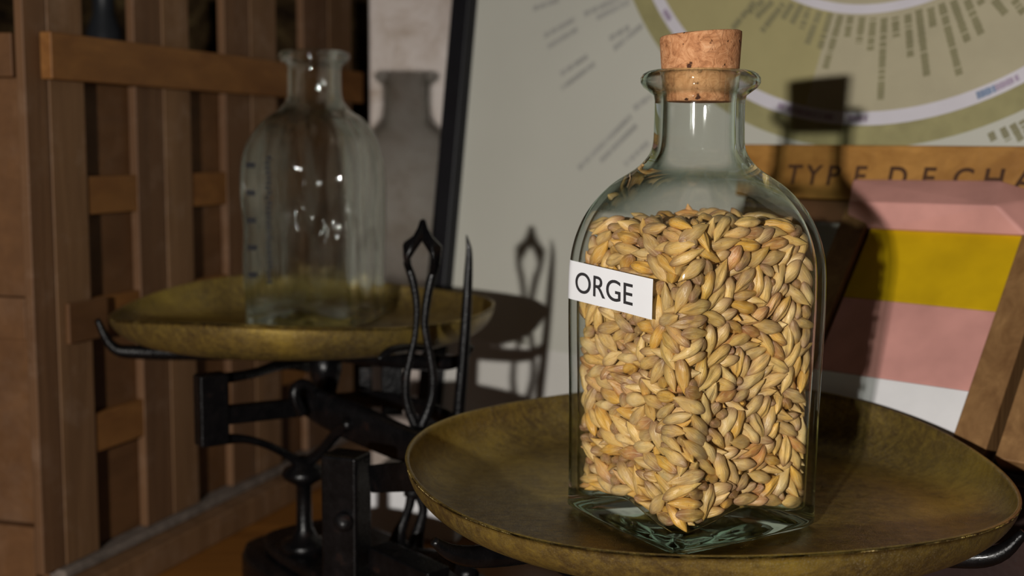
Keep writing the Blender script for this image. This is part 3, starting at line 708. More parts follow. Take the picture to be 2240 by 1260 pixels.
LIP = [(.1172, 12.4), (.1182, 13.7), (.1193, 15.2), (.1205, 16.0), (.1218, 16.1), (.1229, 15.4), (.1236, 14.2), (.1239, 12.8), (.1238, 11.6), (.1232, 10.8), (.1220, 10.45), (.1200, 10.35)]
def bottle_mesh(name, mat, root, rotz, zb, wav=0.0):
    """one closed glass body: outer wall, rolled lip, inner wall and raised inner floor"""
    n = 192; V, F, rings = [], [], []; thick, solid = [], []
    off = Vector(root.location); c, s = math.cos(rotz), math.sin(rotz)
    def ringv(fn, inn=False):
        base = len(V)
        for k in range(n):
            ph = 2*PI*k/n; r, z = fn(ph)
            if wav and r > 0.02: r += wav*(1.0 if inn else 0.75)*(math.sin(9*ph+3*math.sin(z*70)+1)*0.6+math.sin(17*ph+z*40)*0.4+0.3*math.sin(z*190+4*ph))
            fc = (1-math.cos(4*ph))/2; thick.append(max(0.0, min(1.0, (fc-0.80)/0.15)) if z < 0.085 else 1.0)
            solid.append(0.9 if z < 0.0052 else (0.32 if z > 0.1175 else 0.0))
            x, y = r*math.cos(ph), r*math.sin(ph)
            V.append((x*c-y*s, x*s+y*c, z+zb))
        rings.append(base)
    for q in (0.02, 0.35, 0.65, 0.85): ringv(lambda ph, q=q: (outer(ph, 0)*q, 0.0012*(1-q*q)))
    ringv(lambda ph: (outer(ph, 0)*0.93, 0.0))
    ringv(lambda ph: (outer(ph, 0)*0.975, 0.0002))
    ringv(lambda ph: (outer(ph, 0)*0.998, 0.0008))
    z = 0.0014
    zs = []
    while z < 0.1168: zs.append(z); z += 0.0011
    for z in zs: ringv(lambda ph, z=z: (outer(ph, z), z))
    for z, r in LIP: ringv(lambda ph, z=z, r=r: (r*1e-3, z))
    for z in zs[::-1]:
        if z < 0.0110: break
        ringv(lambda ph, z=z: (inner(ph, z), z), True)
    ringv(lambda ph: (inner(ph, .0110)-.0002, floor_z(ph, 1)+0.0012))
    ringv(lambda ph: (inner(ph, .0110)-.0009, floor_z(ph, 1)+0.0003))
    for q in (0.93, 0.8, 0.6, 0.35, 0.02): ringv(lambda ph, q=q: (inner(ph, .011)*q, floor_z(ph, q)))
    for a, b in zip(rings, rings[1:]):
        for k in range(n): F.append((a+k, a+(k+1) % n, b+(k+1) % n, b+k))
    F.append(tuple(rings[0]+k for k in range(n))[::-1]); F.append(tuple(rings[-1]+k for k in range(n)))
    me = bpy.data.meshes.new(name); me.from_pydata(V, [], F); me.update()
    bm = bmesh.new(); bm.from_mesh(me); bmesh.ops.recalc_face_normals(bm, faces=bm.faces); bm.to_mesh(me); bm.free()
    me.polygons.foreach_set('use_smooth', [True]*len(me.polygons)); me.materials.append(mat)
    for nm, vals in (('thick', thick), ('solid', solid)):
        at = me.attributes.new(nm, 'FLOAT', 'POINT'); at.data.foreach_set('value', vals)
    o = bpy.data.objects.new(name, me); COL.objects.link(o); o.parent = root; return o
def surf(rotz, cx, cy, zb, y, z, face=PI, lift=0.00012):
    """place on the flat side whose middle is at angle `face`, y metres along it"""
    lo, hi = face-PI/4*1.12, face+PI/4*1.12
    fdir = Vector((math.cos(face), math.sin(face))); tdir = Vector((-fdir.y, fdir.x))
    for _ in range(40):
        m_ = (lo+hi)/2; r = outer(m_, z); p = Vector((r*math.cos(m_), r*math.sin(m_)))
        if p.dot(tdir) < y: lo = m_
        else: hi = m_
    p = p + p.normalized()*lift
    c, s = math.cos(rotz), math.sin(rotz)
    return Vector((cx+p.x*c-p.y*s, cy+p.x*s+p.y*c, zb+z))

NB = Vector((0.0503, 0.3252, zc-0.1035)); NROT = math.radians(31.8)
b1 = thing('glass_bottle', 'corked square glass bottle full of barley, labelled ORGE, on the near brass pan', 'bottle', NB)
bottle_mesh('glass_body', M_glass, b1, NROT, 0.0)
# where the sticker's corners fall on the flat side facing left
fn = Vector((math.cos(NROT+PI), math.sin(NROT+PI), 0)); ft = Vector((-fn.y, fn.x, 0))
FL = Fr(NB + fn*0.0255, ft, (0, 0, 1)); FL.c = fn
def fl(px, py): return FL.hit(px, py)
TL, TR, BR_, BL = fl(1243, 567), fl(1434, 611), fl(1429, 699), fl(1243, 651)
yl = -0.0250
def lab(u, v):
    """u, v in 0..1 across and up the sticker"""
    x0 = yl; x1 = (TR[0]+BR_[0])/2
    x = x0+(x1-x0)*u
    k = (x-TR[0])/(TL[0]-TR[0])
    zt = TR[1]+(TL[1]-TR[1])*k; zb_ = BR_[1]+(BL[1]-BR_[1])*k
    return x, zb_+(zt-zb_)*v
nu, nv = 40, 6; V = []; F = []
for i in range(nu+1):
    for j in range(nv+1):
        x, z = lab(i/nu, j/nv); V.append(surf(NROT, NB.x, NB.y, NB.z, x, z, PI, 0.00010))
for i in range(nu):
    for j in range(nv): a = i*(nv+1)+j; F.append((a, a+nv+1, a+nv+2, a+1))
m_paper = paint('sticker_paper', (0.80, 0.80, 0.82), 0.5, 0.4, var=0.02)
label = mk('sticker', V, F, m_paper, b1, smooth=True); label['label'] = 'white sticker reading ORGE'
tv, tf = text_mesh('ORGE', 1.0, 1.0, 0.005)
x0 = min(q.x for q in tv); x1 = max(q.x for q in tv); y0 = min(q.y for q in tv); y1 = max(q.y for q in tv)
uO = (fl(1264, 620)[0]-yl)/((TR[0]+BR_[0])/2-yl); uE = (fl(1388, 650)[0]-yl)/((TR[0]+BR_[0])/2-yl)
# finer strokes so that the letters bend with the sticker
bm = bmesh.new()
bv = [bm.verts.new((q.x, q.y, 0)) for q in tv]
for f_ in tf:
    try: bm.faces.new([bv[i] for i in f_])
    except Exception: pass
bmesh.ops.remove_doubles(bm, verts=bm.verts, dist=1e-5)
bmesh.ops.triangulate(bm, faces=bm.faces)
tv = [v_.co.copy() for v_ in bm.verts]; tf = [tuple(v_.index for v_ in f_.verts) for f_ in bm.faces]; bm.verts.index_update()
tf = [tuple(v_.index for v_ in f_.verts) for f_ in bm.faces]; bm.free()
V = []
for q in tv:
    x, z = lab(uO+(uE-uO)*(q.x-x0)/(x1-x0), 0.215+(0.76-0.215)*(q.y-y0)/(y1-y0))
    V.append(surf(NROT, NB.x, NB.y, NB.z, x, z, PI, 0.00022))
mk('lettering', V, tf, M_ink, label)

# cork
cv, cf = [], []
n = 64
cp = [(0.0085, .1155), (0.0093, .1157), (0.0096, .1175), (0.0101, .1215), (0.0104, .1240), (0.0109, .1326), (0.01085, .1334), (0.0104, .1337), (0.004, .1338), (0.0001, .1338)]
tl = math.radians(4.5)
for r, z in cp:
    for k in range(n):
        a = 2*PI*k/n; x, y = r*math.cos(a), r*math.sin(a)
        if z > 0.125:
            q = random.random(); x *= 1+0.012*(q-0.5); y *= 1+0.012*(q-0.5)
        zt = z-.118; zz = .118 + zt*math.cos(tl) + x*math.sin(tl)*min(1, max(0, zt/0.012)); xx = x - zt*math.sin(tl)*0.15
        cv.append((NB.x+xx, NB.y+y, NB.z+zz))
for i in range(len(cp)-1):
    for k in range(n): cf.append((i*n+k, i*n+(k+1) % n, (i+1)*n+(k+1) % n, (i+1)*n+k))
cf.append(tuple(range(n))[::-1]); cf.append(tuple((len(cp)-1)*n+k for k in range(n)))
corkT = mk('cork_stopper', cv, cf, M_cork, smooth=True, bevel=0)
tag(corkT, 'tapered brown cork stopper pushed askew into the neck of the grain bottle', 'cork')

FB = Vector((-0.0909, 0.5490, zc-0.0822)); FROT = math.radians(-14)
b2 = thing('glass_bottle', 'empty uncorked clear glass bottle with dark graduation marks on the far brass pan', 'bottle', FB)
bottle_mesh('glass_body', M_glassfar, b2, FROT, 0.0, 0.00070)
# graduation marks up the left of the empty bottle
V, F = [], []
rnd = random.Random(8)
face = -PI/2
for k in range(5):
    z = 0.0235+k*0.0122
    for (ya, yb, hz) in ((-0.0212, -0.0168, 0.0012),):
        for q in ((ya, z-hz), (yb, z-hz), (yb, z+hz), (ya, z+hz)): V.append(surf(FROT, FB.x, FB.y, FB.z, q[0], q[1], face, 0.0006))
        kk = len(V); F.append((kk-4, kk-3, kk-2, kk-1))
for k in range(26):
    z = 0.020+k*0.0022; ya = -0.0125+rnd.random()*0.001
    for q in ((ya, z), (ya+0.0022+rnd.random()*0.0012, z), (ya+0.0018, z+0.0017), (ya, z+0.0010)): V.append(surf(FROT, FB.x, FB.y, FB.z, q[0], q[1], face, 0.0006))
    kk = len(V); F.append((kk-4, kk-3, kk-2, kk-1))
g_ = mk('graduation_marks', V, F, M_frame, b2)

# ---------------------------------------------------------------- barley
# resting places of the grains inside the bottle: x, y, z in tenths of a millimetre and three turns in degrees, best seen first
GRAINS = [
-194,-217,728,-84,35,168, -214,-212,458,147,80,-26, -193,-216,383,77,-25,162, -198,-215,596,72,11,155, -212,-194,345,153,-21,-68, -187,-222,632,71,9,176, -192,-213,191,119,13,160, -199,-199,759,-16,-27,-42,
-178,-199,819,65,-26,-9, -219,-211,662,-93,68,125, 0,-202,841,149,3,175, -192,-209,122,-9,-3,155, -110,-220,707,-111,-59,0, 12,-218,105,109,-1,-2, -124,-217,117,78,74,-174, -191,-160,840,-12,8,-91,
-205,-74,824,35,-9,-84, -220,-173,451,103,58,-98, -202,-204,154,-22,-27,-43, 17,-217,749,73,-36,-12, -203,-214,524,166,35,150, -127,-218,449,120,38,-173, 147,-218,219,-131,-79,23, 18,-212,285,33,-47,169,
24,-212,352,-134,40,172, -218,-161,220,107,-20,93, -80,-217,199,82,68,13, -217,-130,104,116,-48,-97, 113,-220,608,-56,-56,-18, -106,-218,499,50,35,175, -185,-222,566,-71,3,-2, -23,-219,693,63,37,-173,
-135,-218,542,106,84,80, -217,150,738,126,-50,-82, -213,-203,88,-23,50,-62, -219,-194,560,19,-31,102, -33,-216,476,28,84,99, -218,-186,311,-114,-4,-84, -87,-201,825,78,35,-157, -126,-221,602,73,-25,177,
66,-219,566,-71,-11,174, -96,-215,282,30,45,8, -215,3,147,28,46,-84, -221,-115,609,-36,-87,54, -61,-213,319,-38,61,171, -192,142,817,-137,29,135, 41,-216,468,-108,-34,-2, -175,-218,301,-112,-34,-175,
-219,-119,455,77,58,95, -138,-216,365,-47,-74,-157, 116,-191,826,34,-11,147, 59,-217,160,-71,-19,-177, -219,-110,722,113,41,-84, -90,-205,788,152,-12,-22, 77,-218,748,71,-13,-1, -99,-216,548,-106,60,139,
-155,-218,471,-35,-74,13, -217,-190,244,-111,-19,101, -20,-217,625,-27,-13,-174, -148,-220,683,-131,73,169, 26,-215,594,-124,37,154, -217,78,460,-100,-30,-81, -208,-180,783,67,-12,-76, -169,-218,263,-73,-34,-173,
147,-215,282,31,-32,172, 172,-219,368,-68,25,-6, -219,-148,642,-45,-76,-157, -66,-212,743,-89,59,139, -114,-220,656,71,45,-172, -219,94,542,72,-13,-84, -218,-48,719,155,-8,95, 23,-218,694,89,-87,117,
-216,-178,278,-30,19,-94, -73,-220,661,165,86,95, -220,52,676,-72,-52,83, 157,-215,647,132,33,-28, -66,-213,395,-22,14,-166, -30,-215,316,-75,75,179, 78,-216,617,34,61,138, -31,-217,537,-110,13,-174,
-186,-207,498,-133,27,135, -179,-218,93,-75,9,0, -218,113,283,-112,39,-92, -40,-213,183,5,-63,-162, -214,-124,280,61,71,-54, 83,-214,310,37,-72,-19, -213,-74,784,147,-32,84, -157,-215,327,-36,-43,-164,
101,-216,461,116,-27,161, -212,26,795,158,-6,88, -214,-27,364,109,-7,-97, -218,-117,544,-152,58,92, -216,-10,213,-107,5,94, 89,-212,783,154,7,-179, 136,-220,519,-19,-85,-91, -127,-215,214,-150,38,4,
137,-216,701,-128,50,154, 111,-217,86,113,19,6, 141,-219,419,-100,65,-172, -220,-45,607,115,-61,-98, -215,-141,739,-171,27,-97, -43,-206,815,-156,6,175, -20,-214,787,146,-7,175, 141,-218,589,149,74,158,
-219,-74,567,-111,-3,93, -216,-153,357,-150,-34,-98, -221,-163,507,-74,48,-96, 96,-218,126,-69,-40,-2, -217,177,173,-66,41,-83, -20,-218,656,-154,-5,-5, 137,-215,133,36,-56,-12, -202,-154,811,-155,9,-100,
-217,84,355,70,11,-92, 51,-219,657,177,80,80, 45,-216,302,-111,59,-4, 186,-221,699,-110,-54,-179, 155,-218,480,-144,-52,-11, -217,112,136,-73,-35,95, 209,-215,531,56,-46,38, -219,-157,396,-66,-9,-97,
-216,34,565,-152,-25,87, 209,-212,414,82,47,-143, -213,-159,153,52,-45,116, 150,-201,793,12,14,-29, -217,-67,244,-70,-16,-93, -219,98,503,-110,30,-89, -152,-195,815,157,48,-92, 48,-215,211,-22,50,-173,
-208,38,409,180,-11,113, 23,-214,235,-154,-16,-1, 98,-218,690,143,-60,12, 38,-205,396,13,-48,-51, -215,76,201,26,14,96, 37,-204,794,-140,36,154, -219,70,732,-114,-20,-86, 87,-213,418,-107,-18,-22,
-218,174,325,117,65,100, 206,-219,638,74,55,23, -210,32,277,124,-32,114, 63,-211,341,19,65,116, 85,-202,812,26,5,-17, 17,-212,427,-12,-27,-7, 185,-215,72,-113,-8,-166, -64,-215,446,148,-43,-169,
-220,69,605,104,-6,89, -143,-213,764,-160,28,-10, -214,-158,75,161,-3,84, -216,-4,696,115,10,-71, 185,-215,193,17,-62,-170, -221,182,480,-72,-16,89, 197,-200,773,-90,44,-136, -222,-163,597,110,-21,-95,
-221,152,664,-55,-88,-144, -46,-213,572,-14,24,17, -221,-171,541,75,-28,81, -220,191,627,-39,-23,83, -214,-53,753,42,-1,107, 25,-213,496,118,-20,-19, -215,-51,508,46,-80,-112, -122,-213,250,9,-51,-157,
-216,-83,472,-157,26,82, -213,19,243,-28,7,-85, -11,-206,203,-140,-2,148, -218,156,444,-151,5,-86, -213,18,762,142,9,-75, -215,-101,373,21,-8,83, -218,173,261,63,54,-97, -219,172,571,25,59,100,
108,-216,495,174,48,10, -205,142,782,167,-28,-107, 15,-214,557,165,19,11, -217,79,238,69,19,-84, 6,-208,152,138,-19,29, -218,128,622,-119,68,41, -208,-83,345,-164,23,-119, 124,-205,244,39,40,-137,
-217,124,710,-171,72,153, -219,-11,612,-115,-62,-83, -220,-62,661,113,-34,-97, -213,-34,319,140,-49,-99, -112,-182,818,93,-51,-113, -217,-103,215,110,-18,85, -92,-202,141,-116,17,136, -214,98,98,-2,-20,96,
-208,-24,261,-140,-56,137, -92,-209,427,72,-14,153, -11,-211,262,-76,-11,-160, 193,-214,136,157,-56,-164, -219,-82,619,30,79,4, -214,-64,303,-158,28,82, 66,-216,517,-13,54,9, -216,24,103,152,-17,-85,
-215,108,324,-152,7,97, -174,-214,412,86,14,25, 168,-205,126,-86,47,-53, -215,-111,667,-172,33,69, 101,-214,201,-149,21,12, -175,-205,669,-73,-16,42, -190,-13,820,-120,-37,-135, 98,-202,173,-161,9,-41,
-219,149,410,-70,25,96, -220,184,675,27,52,93, -217,145,556,59,-64,-125, -206,-140,780,25,11,113, -24,-213,750,138,-37,25, -105,-199,750,-156,29,129, 123,-204,327,-127,21,-43, -213,11,468,-155,5,96,
-204,-107,124,-33,48,-24, -218,192,517,107,9,72, 126,-205,734,18,-57,-71, 176,-211,440,155,-60,-90, -4,-209,516,-6,-8,-24, 212,-214,257,83,-78,-134, -206,14,626,-49,-2,-54, -213,27,724,-178,32,67,
-212,211,384,-35,63,-119, -205,-27,661,-89,-4,-49, -7,-205,393,160,-16,27, -106,-201,83,13,14,136, -208,93,576,-51,22,-51, 64,-212,710,7,25,27, -199,-100,403,-44,-30,144, -117,-205,397,-4,-51,-100,
-207,198,757,98,46,59, -203,7,316,-35,-13,124, -209,130,478,-73,-58,158, -179,48,816,-85,-22,162, 184,-64,838,110,-8,138, 92,-204,539,52,-29,141, 164,-217,538,94,59,35, 187,-220,568,1,14,-2,
-210,164,97,164,-9,-67, -199,51,375,90,-30,146, -215,69,637,154,7,108, -88,-203,600,-8,24,130, -75,-204,481,-130,19,139, -45,-191,374,25,20,-65, -155,-208,143,-34,-12,-151, -206,-157,707,36,14,-134,
-213,213,599,137,49,-133, -85,-200,110,168,-35,-61, -206,10,439,-19,-17,-116, -192,-199,223,-142,28,-144, -205,-78,199,149,-10,124, -165,-199,710,-176,-20,61, -101,-203,174,-12,-13,-140, 60,-205,436,139,-38,-49,
-215,54,528,147,25,81, 209,-213,588,123,38,42, 118,-210,360,-144,53,-142, -209,155,372,159,20,-77, -105,-205,623,-146,34,127, -194,-110,168,-69,10,-29, -205,-134,501,-34,-15,131, -216,112,386,26,-11,88,
184,-211,237,2,-39,151, -192,-15,391,180,-4,145, -215,144,274,171,39,-83, 182,-189,814,-31,-9,43, 214,-206,466,-144,46,-125, 59,-199,260,-150,-7,133, -213,-73,276,-72,18,71, -44,-203,98,45,-2,-140,
-33,-197,230,-134,-15,-50, -64,-196,231,132,21,124, -103,-198,355,-175,37,81, -22,-196,594,-98,7,-58, -95,-200,321,-177,13,48, -209,72,304,17,35,65, 133,187,837,109,-6,165, -3,-205,457,83,58,69,
-212,-41,140,-65,-72,-177, 191,-204,739,-160,-41,124, 99,-204,269,40,-51,-78, 65,-196,384,-137,-12,-54, -200,-19,489,11,31,-40, -67,-193,345,-38,-1,61, -134,-202,725,-131,34,50, 181,-209,608,-103,-36,48,
-213,96,662,52,47,50, -206,-151,188,17,-11,87, -189,-33,418,65,12,-25, -168,199,817,-158,-9,0, -200,119,83,-13,-9,135, -194,21,535,174,26,-156, 32,-195,125,168,33,91, -39,-176,842,-50,2,-153,
-195,-74,118,157,-29,163, 10,-199,643,-16,11,-54, -159,-194,218,-128,-19,-114, -126,-191,160,14,4,66, -202,-174,661,-45,30,28, -46,-199,717,-7,-13,-41, 112,-207,645,4,51,93, -205,-55,396,58,50,28,
155,-203,342,4,27,47, -187,-191,255,175,17,-100, -37,-78,846,0,-9,-139, -209,192,706,-127,-61,177, -203,116,163,26,21,49, 14,-203,812,-121,5,-177, -52,-201,268,71,40,59, -194,-98,801,164,-3,49,
-208,190,421,-47,25,-65, 150,-172,830,7,7,-76, -187,-192,462,-144,-7,-78, -202,-75,155,-27,28,-42, -204,-132,426,35,3,-132, -178,109,807,8,11,11, -191,-90,85,-171,-14,163, -200,126,198,6,-29,144,
175,-140,827,-179,34,143, -195,66,434,-154,11,149, 104,-197,400,171,35,-76, -200,35,342,-105,35,40, -199,-183,632,-164,17,152, 193,-214,485,-32,-32,-14, -185,74,801,-133,-14,-12, 185,-199,665,130,24,44,
189,-197,303,105,-34,71, -18,-196,127,-158,3,42, -189,-56,92,-152,13,-6, 193,-193,341,168,23,-98, -201,-65,682,60,-20,137, 65,-190,120,-97,19,85, -189,-26,99,107,-6,169, 41,179,835,24,7,14,
-201,200,121,130,16,-135, -201,-93,505,179,-4,-46, -185,-193,284,137,-17,-141, -190,35,501,59,-20,176, -200,139,128,-155,11,-44, -204,68,118,5,4,53, -193,211,203,157,20,23, -21,-185,423,-38,5,85,
-207,211,317,55,-46,-139, -198,71,172,-1,10,41, 95,-196,727,66,26,-104, 153,-197,309,177,13,125, -27,-111,836,-19,9,-158, -196,-93,533,163,11,-31, 31,-188,527,120,-4,-81, -34,189,827,37,-26,142,
167,151,836,84,13,160, -196,-181,727,113,11,-151, -198,-18,781,52,4,44, -199,105,426,3,-41,-4, -199,29,129,175,-34,152, -194,-141,322,76,-29,-10, -184,-189,72,24,7,-74, -124,18,828,41,-25,40,
-200,-19,547,-6,0,-135, 147,-190,102,-116,-20,82, -99,157,820,153,16,8, -199,95,750,-4,-21,-141, -168,-29,828,-28,21,18, -192,4,183,159,-2,28, -50,-193,610,-138,23,-81, 204,44,828,179,49,-59,
-192,-66,426,-178,31,-36, -190,60,767,-102,-19,158, 101,49,824,58,-38,-26, -184,152,177,19,8,-2, -172,-193,437,180,3,56, -52,-188,509,-60,0,81, -193,188,71,20,10,130, 219,-193,317,73,68,-106,
-196,153,75,23,10,145, -196,-110,691,60,-4,126, -188,-29,452,10,-19,-174, 139,-195,172,153,15,142, -160,-199,526,80,29,74, -198,76,264,-127,2,45, 50,-195,94,138,5,124, -198,141,234,178,9,41,
189,-109,824,166,14,-47, -54,-190,150,-154,0,109, 1,-189,362,-152,-11,-116, 110,-191,563,-111,-9,-82, -191,17,374,112,32,-4, 39,102,820,74,25,101, 156,-199,724,-49,38,125, -200,-34,186,175,0,-135,
-95,-190,243,134,-6,-68, -189,58,147,138,-4,-16, -196,14,660,130,-29,179, -194,0,573,7,-3,30, 81,-195,222,-118,41,117, -199,209,267,54,-28,32, 191,-191,100,-2,-14,136, -196,97,228,151,24,146,
-190,40,190,168,0,28, -184,-185,801,2,-21,73, -198,155,335,-156,16,51, -191,27,595,11,-16,14, 150,197,830,-173,-54,-156, -192,-133,140,-19,-29,169, -135,-190,282,-17,12,105, -199,210,664,41,44,-30,
51,-189,188,-72,9,132, 170,90,839,-18,-2,-2, 214,-202,372,-171,67,-67, -180,172,798,-61,-5,157, 88,-188,354,-23,5,98, -196,194,145,13,2,37, -78,-196,527,173,-34,-22, -190,-157,756,27,-4,-153,
-190,-178,313,23,-37,-81, -205,206,550,-21,47,-41, 177,-199,387,-150,-45,-127, -196,192,455,76,14,-52, -199,101,711,32,33,-158, -154,-179,78,-68,-7,102, -187,215,231,-25,13,9, -185,34,462,-29,21,155,
-63,-81,824,179,15,-80, 0,180,824,-155,-19,68, 118,-199,764,-172,17,157, -94,-32,834,-88,0,-151, -191,153,504,149,7,172, 151,-188,754,-91,30,126, -182,5,344,17,9,172, 215,-182,153,-153,2,-94,
-134,-154,823,116,-28,-91, 137,17,827,1,-27,50, -56,180,824,-95,-2,-179, 14,-189,675,86,7,60, -189,83,394,126,22,2, 215,-191,212,-117,22,-107, 4,-184,171,25,-13,-121, -136,-195,190,61,0,-168,
-180,-27,336,29,6,162, -72,-201,688,49,1,-175, -182,220,710,-71,12,-179, 92,141,826,-34,-8,-55, -188,-7,514,-178,20,47, -187,-19,154,122,-28,-179, 13,-182,837,-104,-3,20, 93,-171,821,176,0,38,
215,-184,183,158,12,-95, -191,-100,258,-178,43,-142, -186,7,481,160,5,-43, -81,-183,374,66,14,-81, -195,177,221,-114,-4,33, -15,102,826,-143,-6,8, -195,-163,243,-175,43,-27, 220,-202,681,92,-77,-129,
-70,206,815,-30,-25,-169, -161,-193,165,-179,-15,-114, -154,-204,571,-53,65,61, -185,-135,86,-176,-24,-134, -183,98,141,63,-5,-158, -186,185,188,17,-17,-150, -187,188,350,-108,13,12, -186,-176,688,172,-17,-123,
-169,22,809,-131,14,0, 79,-193,674,165,18,71, -186,171,749,-4,-12,-18, -184,214,98,-3,20,-174, -200,132,667,-113,-31,-121, -193,-173,414,-9,-10,-100, -178,38,301,-46,-11,-178, 80,-192,643,176,30,83,
-187,-104,454,-29,-26,-41, -178,98,472,-103,8,-4, -109,-169,809,-146,-49,-37, -64,-189,807,-83,-23,-9, 200,-30,831,-103,14,-67, -7,132,815,-96,45,-90, -185,215,169,29,-19,-174, 187,-180,270,30,12,-86,
-197,170,303,-11,12,82, 3,-176,311,27,13,120, -188,128,523,-26,-4,-22, -174,-197,609,150,4,-10, 186,-189,167,59,12,-127, -181,-176,356,20,-7,-75, 197,166,828,-76,32,-69, 125,-187,78,-159,-11,167,
92,-196,107,54,-44,1, -194,79,500,127,37,-87, -12,54,823,56,-9,31, 59,131,825,132,-12,-69, -125,-185,564,-152,-17,-47, -178,6,288,-6,0,8, 154,-19,829,-143,4,-157, 146,-200,543,-86,-36,-1,
-186,-170,514,113,0,-146, -183,-156,112,99,-20,-165, -184,-167,161,156,12,65, -57,-188,118,-121,-27,-97, -188,102,775,-131,-3,-73, 197,13,819,39,-21,136, -188,216,340,-17,-34,-175, 195,-175,789,-53,-28,51,
-178,76,314,31,30,29, -190,-141,663,-66,-48,-160, -136,188,810,62,-19,-14, -133,-197,664,11,49,-159, -171,-119,763,167,0,-154, -185,-190,545,-110,25,-162, -147,-176,795,-13,-21,102, 17,-184,244,-173,0,-162,
118,156,822,-97,-14,131, -182,-168,384,-31,-1,42, 72,201,831,166,10,-9, -128,-174,256,128,22,122, -183,167,144,-117,-52,133, 38,-194,619,-19,1,-178, 169,-194,697,166,-27,-5, -172,-84,169,-165,16,-25,
-159,-181,249,59,-14,125, -193,25,217,-18,-30,109, -178,-189,101,-169,-7,-31, -102,-6,819,-95,-15,45, -164,-183,487,-172,-12,-34, -178,-31,579,-41,-26,13, -175,-180,579,-116,1,-104, 211,-144,773,-149,49,-82,
-191,119,297,110,41,96, -190,-111,319,77,41,134, 96,-192,145,-178,-2,-19, 131,-161,361,-9,-4,99, 187,-186,531,174,42,74, -175,-72,516,134,8,176, -77,-189,289,102,-17,-26, -202,-164,575,95,38,95,
40,-80,822,61,21,127, -32,-172,336,137,29,104, -4,-185,701,110,-5,27, -98,-73,817,-169,10,100, -78,-162,88,-78,-1,106, -133,-181,425,155,11,-111, -158,-193,746,-115,26,-167, 26,71,800,132,17,-70,
118,212,768,-31,46,173, 133,22,786,41,30,10, 190,90,795,176,0,88, 74,126,797,131,-12,18, -66,139,788,118,33,2, -25,-72,778,157,9,-36, 34,15,789,-180,22,-166, 73,189,806,-13,-5,3,
91,-57,793,-127,13,-75, -189,36,750,-37,-44,-65, -52,-14,755,12,-3,148, -39,-192,773,-171,-9,-171, -41,-146,772,-14,21,-106, -66,-72,761,-19,-37,-37, -133,-121,787,-167,10,-127, 101,86,758,-138,-21,17,
153,-91,829,37,1,58, 199,-126,759,-73,-28,-150, 144,-87,802,-144,-9,60, 170,71,768,-56,6,45, 209,149,787,-68,21,-70, 189,-110,81,-152,-3,-19, 214,68,97,-33,-7,77, 194,170,78,110,-20,-76,
217,181,76,108,-24,-85, 177,118,80,-25,10,48, 164,183,76,111,3,-76, -125,203,84,3,16,-40, 198,42,223,155,-10,107, 183,175,213,160,-3,-112, -178,-133,235,164,41,164, -173,-59,211,-156,13,140,
-175,92,201,64,-13,58, 113,-166,233,147,-47,-1, 143,22,243,120,-44,50, 123,179,221,172,-51,88, 169,-79,204,-117,5,-25, 211,-75,234,-48,70,-162, -56,211,248,-50,-70,55, -77,-164,266,46,24,-81,
-24,150,212,171,4,153, 159,200,208,115,39,70, -156,188,204,171,-30,-103, 62,-35,805,89,7,-88, 186,211,258,180,23,11, -177,-24,225,-119,3,129, -169,52,228,79,17,147, 1,220,705,-93,37,6,
188,-110,218,-123,10,3, -151,170,238,-157,-25,-167, 43,-178,220,-144,-2,56, -2,143,416,108,-2,-37, 97,213,249,-150,71,-72, -118,-183,220,-1,17,-24, -163,59,338,100,12,-99, -84,207,207,-168,-5,-151,
215,-137,234,71,2,76, 188,-41,220,10,-11,-30, 38,159,644,-36,8,78, 215,187,228,-105,13,104, -191,-78,229,136,0,107, 24,193,236,-171,16,-120, 191,-178,234,43,43,-81, -3,148,323,-104,9,138,
159,-165,253,64,24,-102, 219,-162,385,75,-53,82, 136,221,610,-71,-4,176, -153,-71,244,-43,-1,-121, 72,197,271,173,29,121, -132,208,229,148,-12,-152, -43,-162,263,1,48,-145, -94,194,234,-154,-2,56,
-14,-172,222,93,-14,-85, 151,-186,218,-157,-4,-33, 185,-136,240,125,-21,48, 206,-11,238,8,-2,116, 166,216,236,-37,-36,-175, -149,27,264,75,-19,81, -129,176,260,53,-18,-117, 82,165,237,-151,-33,-116,
213,-163,262,33,12,-73, 178,-104,254,75,9,-137, 156,-20,241,-133,-4,-15, 212,-38,785,20,6,-96, 142,218,288,-70,7,-176, -23,158,240,24,-5,-133, 40,-154,252,-175,37,18, -177,-50,256,-168,-2,-132,
-181,126,256,51,-3,46, -152,216,258,25,-8,-4, -55,176,231,177,3,26, 58,188,236,133,5,-110, 187,-184,199,-43,10,-143, 155,-4,211,-175,-47,37, 171,132,240,-171,-47,-171, -137,169,180,-154,26,1,
-162,-4,184,84,-39,-113, -123,170,203,1,-25,-131, -69,-171,205,127,-14,100, 190,95,245,148,-38,-109, 211,-77,187,-131,-22,-66, 166,102,201,-15,17,-132, -89,173,257,-104,5,-144, -19,215,271,-113,-46,-174,
79,-164,244,16,-13,47, -181,19,254,-153,-12,-76, -177,189,257,27,20,-178, 210,-32,472,-20,44,-113, 217,-106,265,-69,16,-85, 194,23,269,177,32,-163, 218,153,261,70,-36,88, -50,162,261,-57,17,-159,
-33,193,262,114,-41,179, 103,-110,791,-180,-36,-159, 94,167,266,53,-38,-107, 170,-169,301,48,59,-148, 188,-123,288,-161,2,-171, 154,43,296,-28,35,-59, -129,191,292,-62,-23,-104, 33,-175,291,-99,33,-153,
44,194,290,97,-1,-53, 193,162,240,170,0,109, -169,158,285,-29,27,151, 59,160,269,174,-29,-121, 170,-62,281,-26,13,-14, 186,-13,269,38,0,166, 215,75,229,27,21,-89, 190,-24,300,-134,25,-161,
